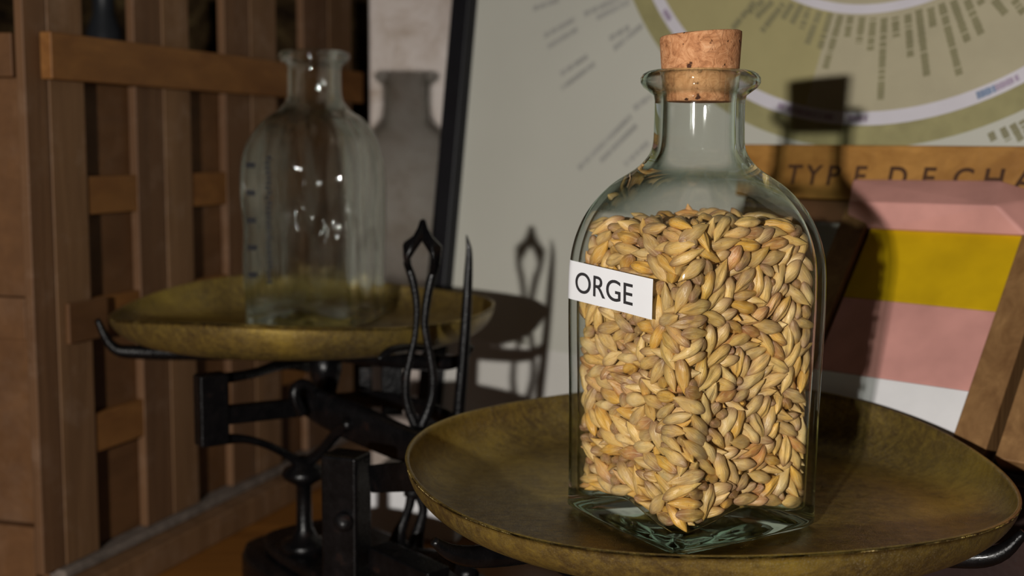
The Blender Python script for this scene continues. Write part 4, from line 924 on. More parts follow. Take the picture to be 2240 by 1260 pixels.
193,177,266,-30,18,37, 23,149,289,172,33,98, 75,-180,281,-9,27,36, -90,200,266,127,-25,-131, -13,-178,267,-147,15,48, 218,142,517,2,-73,-19, 158,175,249,-19,-1,125, -172,-149,276,-166,4,179,
-156,-23,283,-88,1,5, -175,109,370,0,18,-27, -112,-169,299,30,-28,-115, 142,-20,301,-33,-19,-128, 201,123,264,72,1,-48, 215,201,313,-104,46,-65, -187,-65,289,12,-27,-82, -173,56,266,-45,39,19,
7,191,265,92,1,-120, 97,-38,823,-147,12,117, -52,186,319,112,3,103, -59,-164,295,173,-29,122, -69,205,180,50,-8,-145, 8,-182,198,-169,-3,-32, -5,174,204,136,-20,131, 85,193,198,-68,-5,120,
194,-144,209,167,12,29, 117,202,200,119,-3,139, 215,148,212,30,32,96, -115,-166,194,-99,8,5, -35,-156,188,27,2,67, 8,-153,213,-45,31,128, -6,203,192,46,-7,-38, 113,-184,196,-157,5,157,
-3,199,293,172,-23,45, 129,-167,279,22,-13,-57, -96,217,321,112,-31,-7, 212,-72,301,59,18,-69, 195,91,284,167,7,138, 218,150,294,-73,-36,95, 80,181,311,-123,-41,90, 80,210,298,-153,8,-20,
11,-37,826,68,-34,-171, 173,-59,311,29,-7,128, 177,18,307,-17,34,-41, -36,-187,307,-71,30,8, 104,-166,293,-19,4,-73, -166,-45,312,172,20,162, -159,207,284,-66,-5,33, -75,212,291,54,4,159,
208,-161,297,145,-25,122, 155,63,353,-107,-74,92, 198,50,297,-135,44,170, 128,191,273,175,1,171, -149,-168,302,-19,4,66, -178,-133,298,55,-38,-59, -159,-5,316,164,5,-43, -148,216,338,51,-76,154,
126,182,301,-41,-19,29, 206,-143,336,-60,-17,127, 182,-37,354,84,58,23, 175,63,315,84,-55,-69, 188,195,285,-71,0,38, 37,-182,338,71,64,-87, 24,170,312,77,41,105, -164,110,285,-120,-8,-128,
-116,188,324,-29,5,4, -19,166,292,-115,19,-48, 184,193,313,-168,1,119, -180,-153,441,23,7,-128, 110,169,334,-85,-36,-72, 152,-40,343,-31,40,39, 206,51,342,-89,28,52, -78,182,295,-22,12,-26,
31,-150,314,-144,54,-166, -51,156,357,-50,70,-135, 42,211,326,-111,-16,23, 79,-179,321,-158,25,-33, -17,197,316,174,16,133, 126,-170,331,-106,-9,163, 117,215,320,-157,-11,175, 163,101,451,53,-9,-106,
-78,170,336,163,-9,67, 217,115,314,109,9,-86, 189,145,303,-178,61,39, -165,193,310,-30,4,114, 158,-97,337,25,-41,-2, 133,216,375,18,55,-8, 212,-112,317,44,2,-69, 214,14,313,-98,60,-80,
212,-45,273,-12,70,-117, 214,51,251,-126,-18,96, 155,36,212,131,47,174, 132,217,224,-93,69,13, -175,-178,192,-111,26,27, -21,-151,247,-165,14,-108, -16,179,173,18,0,-56, -168,147,204,160,3,-22,
-66,-173,175,-154,-2,104, -143,-19,203,-73,-70,175, -116,194,171,84,-17,178, 203,-97,353,-138,-48,-15, 218,115,347,107,14,-96, 205,162,334,-3,-17,-130, -150,-180,333,115,-4,-29, -173,136,319,145,-14,-90,
201,190,773,-121,20,-57, -17,212,341,-138,-1,-175, 191,134,413,-85,11,15, 144,182,333,-98,-17,66, 175,-129,364,179,16,-128, -45,209,470,142,-64,88, 1,-148,339,-96,9,-109, 146,10,336,43,22,-90,
192,94,316,-114,12,110, 80,220,584,78,-83,-147, -188,-75,323,-75,-23,-65, -111,99,807,11,0,-5, -189,97,345,135,8,89, -133,190,361,125,-38,74, 170,-174,353,-31,23,58, 185,-66,337,-24,-10,-176,
211,1,348,-148,33,-84, 166,102,331,150,10,94, 178,219,342,-105,25,176, -175,31,397,-176,-23,107, -173,217,390,-41,65,-150, -177,145,384,-136,32,18, -25,-159,365,86,11,-179, -13,147,362,-63,48,-157,
23,168,351,149,13,88, 124,192,355,-57,21,108, 189,-66,365,-21,-20,176, 179,9,339,-177,-27,105, 172,168,341,-150,-7,-92, -153,-64,341,-21,-1,172, -33,181,352,126,-19,168, 106,195,381,-6,17,122,
202,-146,369,133,-6,-127, 164,-60,403,8,6,13, 171,-5,365,177,-18,30, 214,62,379,-20,64,94, 213,193,386,-87,8,113, -103,200,354,-148,-11,-47, 38,215,363,72,3,7, -143,-11,378,120,-33,-119,
15,217,522,-70,-45,-3, 87,189,352,-163,-17,-96, 177,-114,743,3,-27,-137, 187,-83,387,23,4,7, 215,69,469,35,-45,77, 188,75,350,163,-22,-114, 217,181,356,158,18,94, 188,-112,187,-153,2,168,
188,-2,205,-30,16,127, 198,88,207,-163,-3,41, -160,12,215,104,53,82, 23,176,174,-84,-25,-45, 42,194,211,-170,-11,60, -112,217,188,74,37,5, 184,-61,244,-152,35,-74, 184,19,172,-165,-7,-87,
189,45,197,0,11,-163, 185,183,182,-23,-11,-82, -172,-128,194,-13,33,-73, 158,187,365,107,13,-101, -178,-133,369,121,9,14, -173,-27,365,12,-2,-56, -156,53,380,120,-24,-32, 78,217,400,-105,-23,8,
211,-28,361,14,32,-81, 212,24,402,-147,63,-81, 216,109,399,29,50,81, -65,216,368,110,-7,173, 45,-160,415,103,27,-76, -52,-155,419,36,-62,171, -9,196,378,174,-8,133, 63,-155,356,-26,-11,-90,
-175,-96,359,32,-8,43, -96,-164,436,-114,-32,174, 186,115,351,144,35,50, 185,197,367,-93,30,-71, -154,-183,394,47,-39,65, -30,-163,479,-45,-64,-38, 69,218,483,82,-65,169, 179,-140,395,-90,15,-166,
217,-109,397,-107,32,-81, 171,38,381,-5,-1,-5, -51,167,429,-144,-43,-78, 37,181,388,163,-3,109, -57,216,407,69,7,-6, 149,-180,392,-145,-36,-136, 193,88,375,95,-14,-155, 169,220,418,-77,47,-7,
-36,182,389,84,7,125, 220,92,692,78,50,-83, 217,-46,755,24,2,92, 24,152,227,148,-49,165, -22,145,184,31,14,166, 64,170,179,123,-22,110, 189,-144,180,-114,-15,-180, -125,187,147,-130,10,125,
180,-40,191,-25,-15,-61, 185,93,176,-172,-5,-84, -1,214,225,113,-27,-166, 103,189,168,148,12,168, 196,-84,158,-178,12,35, 180,-167,403,38,50,-25, 190,-93,416,7,-1,75, 202,-41,383,21,0,-51,
180,65,404,-5,1,24, 199,159,384,165,-3,-41, 56,186,331,-30,54,-123, -178,184,379,9,31,-20, -74,174,384,163,-5,82, 5,-172,391,-133,5,7, 162,-114,395,-128,8,5, 163,117,389,-173,-16,174,
192,147,364,50,4,116, -164,-68,387,-50,2,20, -99,191,402,-38,-27,9, 66,184,375,168,48,-157, 194,-177,435,-148,63,-92, 189,-138,433,17,-15,-161, 163,-4,395,-101,1,-59, 189,155,438,-45,-5,-178,
168,200,396,85,-1,157, 16,172,409,-9,22,165, 108,-169,384,169,18,-149, -178,142,439,-4,-26,-26, -115,217,400,-127,23,-7, -124,199,423,16,-19,51, 14,-169,423,166,13,-63, 67,153,725,151,-43,-29,
111,-196,436,11,-8,179, -177,116,411,178,41,-165, 182,-20,418,40,-34,140, 197,3,403,61,12,-45, 202,213,425,166,-39,149, 127,211,424,-109,64,-100, 161,-178,439,-20,62,-80, 215,-76,434,26,8,-83,
186,88,434,108,52,93, 11,210,409,-80,-12,21, -183,221,449,-110,49,178, -86,-183,405,-154,12,10, 215,-46,414,68,19,-92, 150,-24,416,-164,55,-62, 199,56,427,158,12,-139, 105,219,485,-63,-75,173,
-64,173,183,-148,11,178, -40,208,207,18,-61,75, -47,-148,230,-48,36,-63, 218,84,179,70,-2,-91, 144,209,173,172,27,-28, -184,23,157,57,-9,137, 91,159,151,130,14,165, 152,-65,172,173,-4,90,
163,65,249,139,1,-37, -42,191,145,135,-60,143, 35,184,259,170,-6,69, 220,135,466,-69,9,92, 175,190,428,-173,15,171, -174,-66,450,177,-42,146, -172,185,423,7,-2,112, 136,-185,468,-116,36,-47,
218,-121,548,152,-33,97, 149,35,428,-104,-13,106, -35,169,491,-139,69,96, 32,190,439,-158,-10,-51, 198,170,412,158,-11,32, -163,72,415,-135,-16,117, -153,186,395,-15,-11,-115, -139,-179,458,-145,-12,154,
-108,172,440,-21,-5,71, 208,8,435,-37,14,-114, 213,194,449,-156,-4,111, -163,24,437,-8,-45,17, -30,213,432,-26,-4,-180, 64,-180,518,151,-50,-120, 150,2,456,-145,8,88, 127,176,423,166,45,-74,
82,168,405,163,2,-3, 183,-44,436,118,10,-149, -174,124,493,17,16,17, -13,187,422,168,24,161, 86,187,434,-81,-9,41, -145,221,530,103,80,-149, -68,-189,433,147,-43,-169, -105,207,797,-16,15,-2,
-155,193,453,-125,-22,-84, 31,-168,449,-16,4,-86, 204,-112,449,11,23,135, 176,31,442,142,17,-75, 200,107,490,-25,27,-152, 174,148,469,147,15,142, -172,-11,417,116,2,155, 38,8,822,-101,2,-81,
32,210,467,54,-25,-20, 61,210,426,-20,25,-153, 176,-72,638,87,10,47, 55,159,514,-55,79,135, 190,-181,478,138,42,-142, 207,8,511,160,32,-124, 201,121,439,-29,-23,139, 178,187,458,-28,19,-174,
-182,-144,473,-138,43,175, -2,-152,460,-111,-50,-6, -78,23,777,-144,11,-18, -9,165,446,126,4,131, 119,-166,447,-94,-6,17, 184,-66,803,33,-26,-106, -128,199,477,-21,-29,112, -64,-177,470,10,30,137,
-70,192,445,-112,32,128, 220,-160,468,108,37,-95, 158,-51,465,125,-33,94, 189,-10,455,1,21,-169, 222,156,616,-100,-61,-101, 143,215,472,4,67,-62, -158,-3,455,69,-29,0, 214,202,177,-98,50,-63,
-175,-51,163,-8,-7,159, -170,1,127,-54,12,-152, 73,191,136,171,22,-126, 182,-150,149,1,-13,-118, 169,-73,139,-119,-17,177, 146,15,150,-23,2,179, 161,93,149,-140,-54,-143, -124,217,157,-66,39,6,
-34,-174,158,-55,-10,134, 21,218,157,54,78,-17, 74,-155,178,19,8,-11, -185,-43,536,-50,-24,-129, 64,187,458,6,-8,-85, 216,3,705,-163,-18,-77, 191,19,463,5,12,31, 199,97,454,67,-20,140,
39,173,471,144,37,-136, 69,-177,425,129,63,-43, -166,60,466,12,6,149, -180,151,467,176,-9,-21, 4,-184,485,76,19,28, 17,191,491,138,17,117, 95,-179,485,46,35,78, -165,-107,492,-39,-5,43,
190,45,764,-16,37,-152, 180,-118,468,-133,15,-62, 145,23,485,-16,44,17, 171,48,478,-95,-18,171, 190,222,585,118,-6,-4, -105,216,458,-27,8,173, -27,-184,455,-81,-6,21, -5,199,458,-96,-6,136,
188,-75,487,67,5,-178, 213,32,488,9,-16,82, -70,163,491,97,32,63, 102,94,808,-59,40,147, -51,218,524,-110,12,0, 194,218,472,31,-32,-10, -178,-79,484,83,8,-124, -144,-29,476,96,34,-152,
-164,190,488,-22,0,87, -86,-169,492,153,-51,11, 124,172,455,16,22,-92, 190,-77,459,164,3,-159, 183,-34,479,-114,-23,-56, 146,137,787,-68,26,-111, 158,-5,488,60,13,-156, 164,216,509,4,65,-55,
-35,174,799,174,-3,29, 153,117,813,-115,-34,-152, 38,-162,567,175,35,-17, 103,174,474,155,17,115, 212,-106,478,32,-11,-111, 64,-187,465,148,-15,-174, 128,191,494,-136,32,-9, -174,-176,775,4,25,-91,
-169,-31,500,-42,-2,50, -190,193,492,69,15,-91, -169,194,518,20,2,-71, -87,217,494,95,-9,-15, 46,-194,497,16,-13,168, 184,-111,500,153,-3,-148, 217,14,558,108,34,100, 168,119,487,127,-44,23,
215,180,492,102,-39,59, -182,-93,743,102,-15,53, -2,159,476,-176,2,-78, 187,-145,495,49,-57,46, -93,190,485,-176,-31,-164, 23,-158,503,154,17,-27, 135,180,148,91,-12,93, 215,-146,131,151,-11,95,
214,-111,162,-79,18,-108, 212,-31,190,150,40,109, 194,113,149,142,11,137, 184,215,151,-156,-2,-6, -153,173,156,-22,-18,92, 11,177,137,141,22,2, -161,-82,135,-70,-5,81, 109,188,134,91,2,-80,
193,-183,128,-76,21,-20, 201,20,150,-178,-20,-45, 185,158,159,-165,9,54, 125,-195,502,18,29,-8, -184,56,528,-135,-63,174, -124,204,513,135,16,-135, 194,-192,506,156,18,-174, 220,-121,510,-109,-4,89,
216,-69,524,18,74,78, 171,140,541,87,14,164, 47,156,595,100,-62,-175, 192,184,807,21,-24,133, 77,175,490,66,21,-95, 104,172,522,-33,53,-112, 198,-94,777,-77,41,-4, 155,11,517,-30,7,101,
216,41,629,119,65,139, -13,188,504,-128,21,111, 92,-168,534,-22,-9,151, 75,-92,786,-21,-77,-171, -149,196,582,-166,27,-83, -122,168,518,-18,-30,151, 53,212,691,-124,0,26, 157,-179,519,163,17,-89,
161,-50,513,-115,-67,113, 186,34,512,147,58,-137, 192,89,510,11,-5,-22, 142,213,684,-149,-62,132, -184,-134,522,116,-34,-171, -188,134,561,-13,-54,-124, 55,216,549,-63,81,-53, 150,37,543,-129,-6,21,
221,137,682,66,-65,-86, 178,182,489,-146,-1,37, 43,198,513,92,-38,-66, 135,-132,805,-42,14,-142, -161,215,630,22,-65,76, -13,69,794,79,21,-114, -93,-162,118,-99,23,124, 47,190,151,75,-17,-96,
187,-98,131,-87,0,-7, 182,-32,156,-58,16,86, 192,184,134,-167,23,10, -15,211,144,155,-53,144, -30,155,561,30,-66,-166, 191,200,513,35,11,35, 76,191,526,-16,-14,78, 187,-115,532,-88,-12,-137,
215,-40,533,-174,60,107, 172,61,507,85,0,173, -119,221,571,61,-87,-134, -143,-20,792,-164,-6,-103, 102,199,797,174,42,-153, 66,181,600,60,-43,133, 201,34,795,-7,-35,145, 183,-32,814,-25,21,39,
184,-75,516,167,-14,-119, 190,111,525,74,-7,178, 137,211,551,78,-60,81, -153,6,526,-14,-2,-69, -180,92,539,-104,-26,131, 104,61,781,-84,19,-40, 211,-81,695,173,30,-57, 174,-75,547,-151,0,155,
144,2,546,-75,41,167, 219,60,573,86,77,-77, 167,183,591,-23,-64,71, 46,220,635,-129,-81,-158, 98,-110,755,-22,-51,-91, 133,187,583,-77,-67,39, 176,-159,546,-55,-16,-134, -3,-166,526,7,19,-62,
219,-39,600,89,-80,111, 192,69,536,-40,8,-163, 178,155,508,-172,14,-152, -181,-127,560,171,-13,-40, -135,84,740,-26,3,103, -163,65,564,-42,6,65, -185,173,550,101,-64,-5, -130,-183,514,-97,-57,126,
-71,189,510,21,8,5, -12,-194,537,74,-8,-12, 221,-153,665,-123,-66,104, 204,-65,578,120,37,152, 183,-30,521,152,62,115, 221,122,568,112,-61,86, 168,193,545,-74,-26,94, -161,-6,554,-16,1,-105,
21,176,524,-3,6,123, 184,154,614,126,-47,-7, -99,-185,549,62,-39,-37, -108,220,685,74,-28,-6, -36,-161,556,-130,2,61, 49,186,567,9,67,65, 188,-159,650,-11,53,-94, -161,94,586,140,32,163,
-173,222,552,113,-47,-8, -23,191,534,36,12,-154, 81,171,553,67,-7,102, 220,-170,545,2,-81,57, 194,47,566,-104,33,-89, 170,108,548,-145,-15,12, 220,193,536,-120,10,-79, 33,158,549,-1,-22,20,
-123,-180,103,111,32,41, -83,203,142,147,26,-137, 37,-175,150,27,-24,-33, 151,-3,170,129,34,-66, 217,17,191,-105,48,97, 187,63,149,-68,-24,-19, 104,217,168,76,-43,174, -162,-178,132,17,-14,2,
-149,39,154,108,55,-153, 11,146,144,45,-69,25, 143,-166,138,-93,-15,60, -52,203,124,-32,23,-137, 103,170,573,35,0,116, 178,-123,565,-23,-9,-124, 188,-27,563,152,-5,2, 222,182,566,110,7,-91,
-67,183,547,-163,29,-177, 1,-174,558,13,-28,-155, -52,58,804,167,-20,86, 13,178,557,84,-24,-129, 29,-161,812,-164,35,-104, -192,-130,585,-146,-17,-58, -73,-168,539,54,-14,160, 107,212,537,-136,43,34,
184,-171,572,-153,-36,136, 176,-76,590,30,45,161, 193,-1,539,95,5,-29, 208,91,570,110,54,166, 180,124,634,179,35,137, 200,174,541,61,-10,-76, -172,-90,553,12,43,24, -170,70,640,-100,-2,128,
-154,199,549,-104,-3,-175, 222,-185,606,25,-84,174, 221,-124,606,-49,78,-67, 177,-47,599,102,-20,-14, 221,116,641,-149,83,49, -12,92,733,130,-38,-20, -53,218,559,112,-14,169, 32,211,573,37,-52,-34,
-171,-57,565,-170,-5,27, -182,-38,802,-30,-18,-113, -98,206,552,142,-90,-34, 159,79,558,137,-1,0, 191,208,556,164,-50,-88, -187,-68,775,73,-7,-83, -183,208,583,73,42,-123, -131,-175,628,139,-7,71,
108,205,582,-97,48,78, 200,-141,581,-142,72,-48, 184,11,570,-1,-16,-37, -118,179,556,-58,-10,5, -17,158,598,156,23,-20, 16,185,590,-41,6,-74, 127,-146,767,-62,-27,70, -51,216,605,66,39,-163,
14,-179,595,20,-16,-1, 214,14,592,160,15,107, 169,61,596,-151,8,136, 215,214,662,68,-85,-26, -162,-25,621,-177,38,-83, -177,-6,600,-36,1,26, -192,192,608,12,-53,86, -8,193,569,107,19,68,
105,-164,638,77,56,87, 191,42,652,-33,72,-149, 213,-115,657,123,20,-117, 146,17,593,-140,0,14, 213,194,601,-27,-36,64, -166,27,624,-140,26,-13, 39,-194,574,-112,-61,-6, 164,173,630,-26,25,176,
-36,196,587,144,3,56, -57,-163,587,-16,-4,-104, 193,-108,593,64,-8,-159, 176,-15,590,18,-21,-10, 193,148,573,33,9,93, -156,32,662,-92,25,-63, 198,-68,105,168,-20,-145, 193,9,119,104,24,93,
171,161,130,-74,0,-48, -178,-44,129,-82,-37,-152, -159,90,115,20,26,48, 62,211,122,19,-14,22, -55,164,154,-9,10,164, 60,-151,146,-109,24,-32, 174,-5,98,10,12,69, 205,84,129,-125,35,135,
210,142,177,142,37,63, -155,70,168,-27,-48,-25, -166,52,112,-36,-12,4, -157,190,129,-154,5,-70, -198,-48,634,-8,33,98, -49,162,635,161,12,-128, 125,208,644,-119,-54,87, 148,-185,582,-79,2,-28,
218,-58,640,-123,-57,78, 186,-33,647,-146,-5,-169, 197,84,605,-7,-26,-101, 175,220,633,-158,35,-4, -55,-188,745,103,-8,164, -13,191,618,52,19,88, -162,66,603,153,-39,29, -191,155,608,126,71,-25,
-49,-162,659,77,41,-104, -126,-101,709,55,-2,-112, -73,144,708,121,33,-147, -136,196,617,85,24,-106, -98,221,613,56,72,-16, 24,141,710,-71,53,51, 5,208,646,2,-5,-32, 67,-178,580,-173,21,-49,
-193,-60,592,-174,-32,73, -91,61,787,-143,20,-17, 199,-105,631,64,11,-145, 163,-12,618,167,11,159, 201,131,607,-95,30,71, 207,180,625,-177,43,-156, -180,-169,610,-74,2,-9, -25,-155,604,-117,70,-1,
22,196,619,-42,-7,121, 135,-174,638,-75,17,-80, 49,-91,719,-122,-31,119, 71,216,754,67,-67,-141, 197,-142,625,-149,19,-19, 206,2,622,37,-24,-47, 221,51,692,49,-89,114, -78,178,588,121,49,88,
-10,-152,643,-8,54,-35, -180,-92,594,-141,0,8, -192,73,610,-34,38,83, 63,68,705,120,56,-59, 124,179,663,170,-64,22, 196,-171,600,-50,-9,-143, 218,77,634,95,-59,-118, 180,210,666,-160,54,-67,
205,-80,805,152,-5,103, 217,176,665,118,-49,57, 89,-181,601,-18,-23,156, 146,-4,646,-129,21,79, 173,142,655,63,6,-162, 202,-83,661,-31,-26,34, 210,16,662,104,59,166, -111,174,593,-170,39,110,
173,134,694,98,26,-12, -180,-85,637,-86,-43,24, -184,117,605,178,-43,-138, -166,179,618,-90,54,-92, 28,64,755,34,55,-19, 158,53,169,89,61,-101, 175,-127,122,-39,-31,171, -80,175,208,1,0,-143,
213,119,133,178,63,-125, 179,217,116,-68,-23,-5, -179,87,93,-37,17,-84, -187,182,114,-14,-32,-167, 139,210,129,-116,-26,-27, 170,-105,102,18,5,-165, 160,17,121,106,-8,72, -92,-53,715,-101,46,68,
-74,219,730,-69,26,-177, 218,-14,673,-34,64,80, 131,119,706,-75,42,0, 193,165,678,171,-40,-49, 59,-61,833,-136,3,125, -167,175,686,-41,-23,-73, 15,185,671,37,6,-64, 101,146,709,-151,-75,-28,
92,195,625,154,-23,79, 159,-180,653,-150,59,-49, 220,-51,710,-70,-64,-82, -62,193,623,-81,-20,157, 28,-165,631,-150,-53,-166, 47,-45,707,19,-19,-42, -49,197,653,90,22,64, 120,-179,691,-58,26,-127,
209,90,782,-101,26,110, 92,160,647,-147,12,130, -194,174,660,-33,71,49, -78,-160,654,89,-77,97, -97,183,621,119,-28,-48, -24,-187,630,-36,41,35, 168,-113,661,-133,23,-40, 189,-58,672,86,-36,-1,
156,70,634,23,-47,-136, 159,176,685,76,-16,80, -193,-121,625,137,-62,-144, -134,75,767,16,7,144, 47,-186,655,68,-47,-126, 94,220,668,70,-48,-7, 184,-164,688,128,-18,157, 146,-48,745,-44,-58,172,
219,30,752,-110,17,87, 190,82,640,70,27,53, 216,93,748,22,28,84, -173,-110,651,-171,66,-55, 1,-150,715,-61,47,-146, 44,-153,684,-25,54,-26, -171,117,634,56,9,-67, -84,-191,627,-175,12,149,
-118,172,648,-96,-20,-18, 185,4,650,-68,52,139, -109,-25,749,-125,37,98, -170,-39,642,-124,9,-48, -134,122,716,-54,-34,86, -158,221,682,106,34,172, 145,78,703,-80,-34,-107, 118,185,704,123,-41,38,
171,-82,680,-133,-7,-24, 177,-26,676,102,-2,-22, 32,-120,724,61,74,-139, 185,111,818,5,2,143, -43,28,704,167,-2,-89, -54,214,773,-156,27,175, 133,-29,724,-152,60,10, -170,102,669,-170,-36,-35,
-186,158,723,158,33,86, -86,-196,655,27,-21,11, -126,204,654,13,-9,178, -74,168,119,100,5,9, 220,-165,426,66,-47,97, 56,217,176,-101,39,9, -164,-3,95,160,-13,169, 94,182,100,10,3,-126,
165,-118,316,-121,20,-169, 201,-50,128,-137,3,134, -107,193,108,-2,-21,72, -24,158,120,-124,21,30, -129,191,686,65,22,-19, -9,4,706,-160,16,-109, 133,58,817,45,-26,-18, 1,158,646,12,-3,98,
-151,-15,655,17,17,-17, -193,69,669,-101,27,-85, -104,-138,712,-2,-36,174, -20,-116,759,-122,-33,121, -106,-8,703,129,14,-97, 50,-57,751,166,-54,-60, 70,191,668,-25,9,179, -40,129,810,-72,-10,66,
193,214,740,65,-41,-11, -78,221,642,-103,70,6, -22,-182,670,28,5,-140, -41,157,685,-73,-61,-82, 50,-184,696,47,-10,-157, 102,212,714,-162,39,-154, 218,-150,722,80,-64,80, 190,-115,682,152,-4,179,
183,30,688,-35,-14,137, -112,66,717,82,15,97, -73,202,674,-8,-24,52, 28,13,714,45,-55,-84, -11,128,731,26,53,91, -21,191,663,-43,-10,88, 131,188,746,19,6,-105, -169,-47,683,-41,48,23,
-46,-163,703,-31,47,-142, 185,66,820,173,16,23, 52,167,680,1,39,-80, 219,-99,718,119,41,-79, 127,-8,768,158,-34,-10, 154,48,733,171,-57,-173, 186,-5,697,-60,-3,-44, 176,71,676,-16,12,25,
154,163,716,-45,15,-3, -176,-97,711,-19,-9,-54, -175,-24,703,-39,48,27, -166,92,710,-132,-38,51, -155,168,724,-102,1,84, -36,218,696,31,29,6, 132,86,793,124,-13,103, 169,-113,709,135,1,50,
-101,-110,732,-84,-32,-105, -36,-5,728,-97,-1,47, -79,198,704,102,-8,7, -19,-57,700,-95,36,-55, 28,-25,734,-67,-63,-53, 182,165,810,-149,32,-86, 193,202,701,51,37,-125, -173,13,687,-149,-13,39,
-181,132,698,-54,3,-39, 156,78,91,136,-20,-174, 111,166,80,-10,3,84, 160,-41,124,-15,-31,111, 201,-31,100,-21,16,-136, 175,142,100,-154,1,124, 191,180,106,-177,2,-24, -90,160,91,97,-14,-159,
-32,188,97,-153,-4,8, -125,44,808,-151,-22,115, -80,-23,727,57,51,92, -55,89,702,-157,-38,-114, -112,150,701,-166,3,-102, -155,-123,828,145,2,46, 165,-49,695,31,-12,2, 185,63,706,140,-4,131,
218,183,707,-161,-36,97, -83,46,812,154,18,-81, -189,41,692,-15,7,-129, 14,109,711,43,85,110, -5,157,683,161,-45,23, 129,-117,718,123,30,-141, 126,-47,802,154,0,-105, -3,211,786,88,66,63,
147,-159,811,107,-10,47, -105,-170,701,132,41,-15, 4,-37,759,-73,-35,18, -15,-6,767,78,-26,-24, -85,86,723,-45,-6,-94, -76,167,690,154,30,-159, 0,-114,709,-63,32,44, 17,-64,714,53,-52,70,
23,31,740,-159,-19,1, -26,191,691,35,-11,-1, -148,68,708,-2,23,-120, -171,202,743,42,-35,45, -59,-118,786,66,-28,59, -57,-32,812,25,-18,32, -162,33,778,-66,-18,144, -123,189,722,88,4,91,
-33,-157,803,-105,7,-70, 152,-152,730,142,-21,125, 153,-82,706,13,-10,38, 162,23,664,81,-39,-90, 177,108,669,80,-12,-15, 164,202,722,113,-12,134, -132,-126,750,8,-50,-42, -144,-64,775,161,1,56,
31,84,729,145,70,-97, 24,199,721,-92,34,-70, 53,-149,718,-93,-46,155, 127,-74,719,-71,17,60, 96,-20,710,79,3,15, 120,57,738,12,23,-116, 64,193,716,-80,-18,132, 31,213,767,-9,59,44,
217,-186,729,97,-69,-133, 191,-32,724,149,-17,-3, 161,72,805,49,-20,79, 131,142,749,-89,72,-59, -72,-141,816,9,10,122, -12,-79,731,-135,58,-114, -32,35,747,131,-70,170, -25,62,720,-6,29,-20,
4,151,751,-86,-19,-8, 73,-169,738,106,-15,92, 100,-55,722,1,-52,-20, 106,7,728,131,-9,-22, -132,-29,721,25,27,130, -116,117,746,52,33,-65, -170,193,780,89,-33,50, -42,-111,715,123,-19,81,
-82,44,701,162,8,107, -55,108,722,-165,-41,-96, -70,191,747,12,60,-8, 102,167,745,26,-57,-82, 102,-94,820,14,8,123, 175,-74,734,-30,-18,-171, 186,27,720,-114,-6,12, 185,95,697,42,-1,-39,
-153,-62,710,23,-18,101, -145,1,745,-84,45,128, -160,124,751,44,1,56, -154,154,778,-2,-4,-165, -133,-160,748,83,-16,-167, -72,-114,725,118,16,65, -126,39,764,-83,-64,137, 121,24,752,-110,48,9,
45,119,726,-33,34,-83, 98,196,751,-24,-59,-25, 164,-42,778,76,-61,132, 192,-1,728,-20,23,-178, 206,143,718,-17,5,-127, -58,132,737,-24,-9,16, 56,-196,760,-25,-17,3, -79,-156,788,97,-3,150,
-3,13,750,30,43,-65, -32,183,732,72,-44,108, 75,24,822,-175,7,138, 9,-9,804,39,19,-12, -111,-82,767,-122,-50,47, -170,43,720,17,-27,50, -174,-119,796,-112,-3,-137, -133,189,750,-16,12,85,
-79,-164,722,-151,-15,-118, -41,-68,744,-68,10,90, -63,25,733,-57,-3,90, -90,13,736,-98,30,95, 4,106,773,-131,-1,77, -112,173,754,114,-9,58, 29,-199,728,14,19,178, 12,-101,745,-123,59,51,
-77,-88,792,4,-5,52, 33,124,767,-53,-59,85, 4,175,724,18,-12,-53, 208,138,748,139,5,62, 52,-180,799,120,-45,73, -152,-41,743,23,-11,-61, -185,2,714,179,11,9, -184,74,732,104,58,-168,
-50,-138,742,-175,-10,-126, 80,-70,746,-175,49,-108, 76,36,749,119,12,116, 120,97,733,-81,42,-112, 43,177,751,147,-56,65, 194,-134,721,121,14,-157, 165,-103,774,-123,23,75, 189,15,780,-169,13,-50,
164,142,743,-93,55,-38, -26,110,781,103,-32,-103, -93,184,727,-175,36,-73, -10,-162,750,-33,-14,11, 27,-74,756,-59,20,133, -4,-30,723,-47,-39,139, -2,59,742,26,-49,-173, -7,149,790,127,21,168,
83,-145,801,15,-39,177, 214,-174,91,-84,-54,61, 218,-102,100,90,-30,-93, 218,29,119,104,-42,97, 184,68,113,-45,-21,-67, 194,213,85,122,-34,-23, 6,-171,96,-115,-11,-116, -43,-162,132,59,-13,176,
31,212,99,150,-5,-160, 55,-160,88,148,0,-37, -25,217,104,-69,17,-172, 93,217,94,69,35,-6, 167,-174,76,126,2,-33, 193,-156,115,74,29,18, 218,-27,148,111,39,93, 208,116,84,106,4,61,
136,197,95,91,-40,-88, 48,159,787,166,28,164, 92,-160,712,118,12,-82, 67,54,780,-116,11,135, 89,117,737,3,50,174, 92,169,785,-27,-24,-46, 196,-71,760,-150,-37,108, -64,-58,723,43,24,72,
-94,56,751,-149,-3,-61, -37,90,753,-174,-5,-95, -54,159,749,-30,-26,-7, 32,-168,740,157,-35,13, 64,-112,738,14,42,-80, -7,24,797,-171,23,-152, -29,-26,784,79,-42,101, 150,106,744,-104,-43,-95,
200,176,737,-165,-8,44, -164,-141,731,166,-19,164, -166,-20,767,-41,8,91, -118,100,774,71,6,154, 116,-160,728,109,-15,88, 55,-39,773,114,-32,-174, 65,-13,740,120,-56,6, 89,72,725,-128,-24,-81,
67,151,762,-137,-18,-110, 193,-167,739,150,-71,132, 174,-170,800,108,18,97, 156,4,734,5,45,-82, 181,-20,772,-122,17,-50, 178,102,730,-145,-39,-38, 167,182,749,99,9,-137, -155,51,758,-132,44,-72,
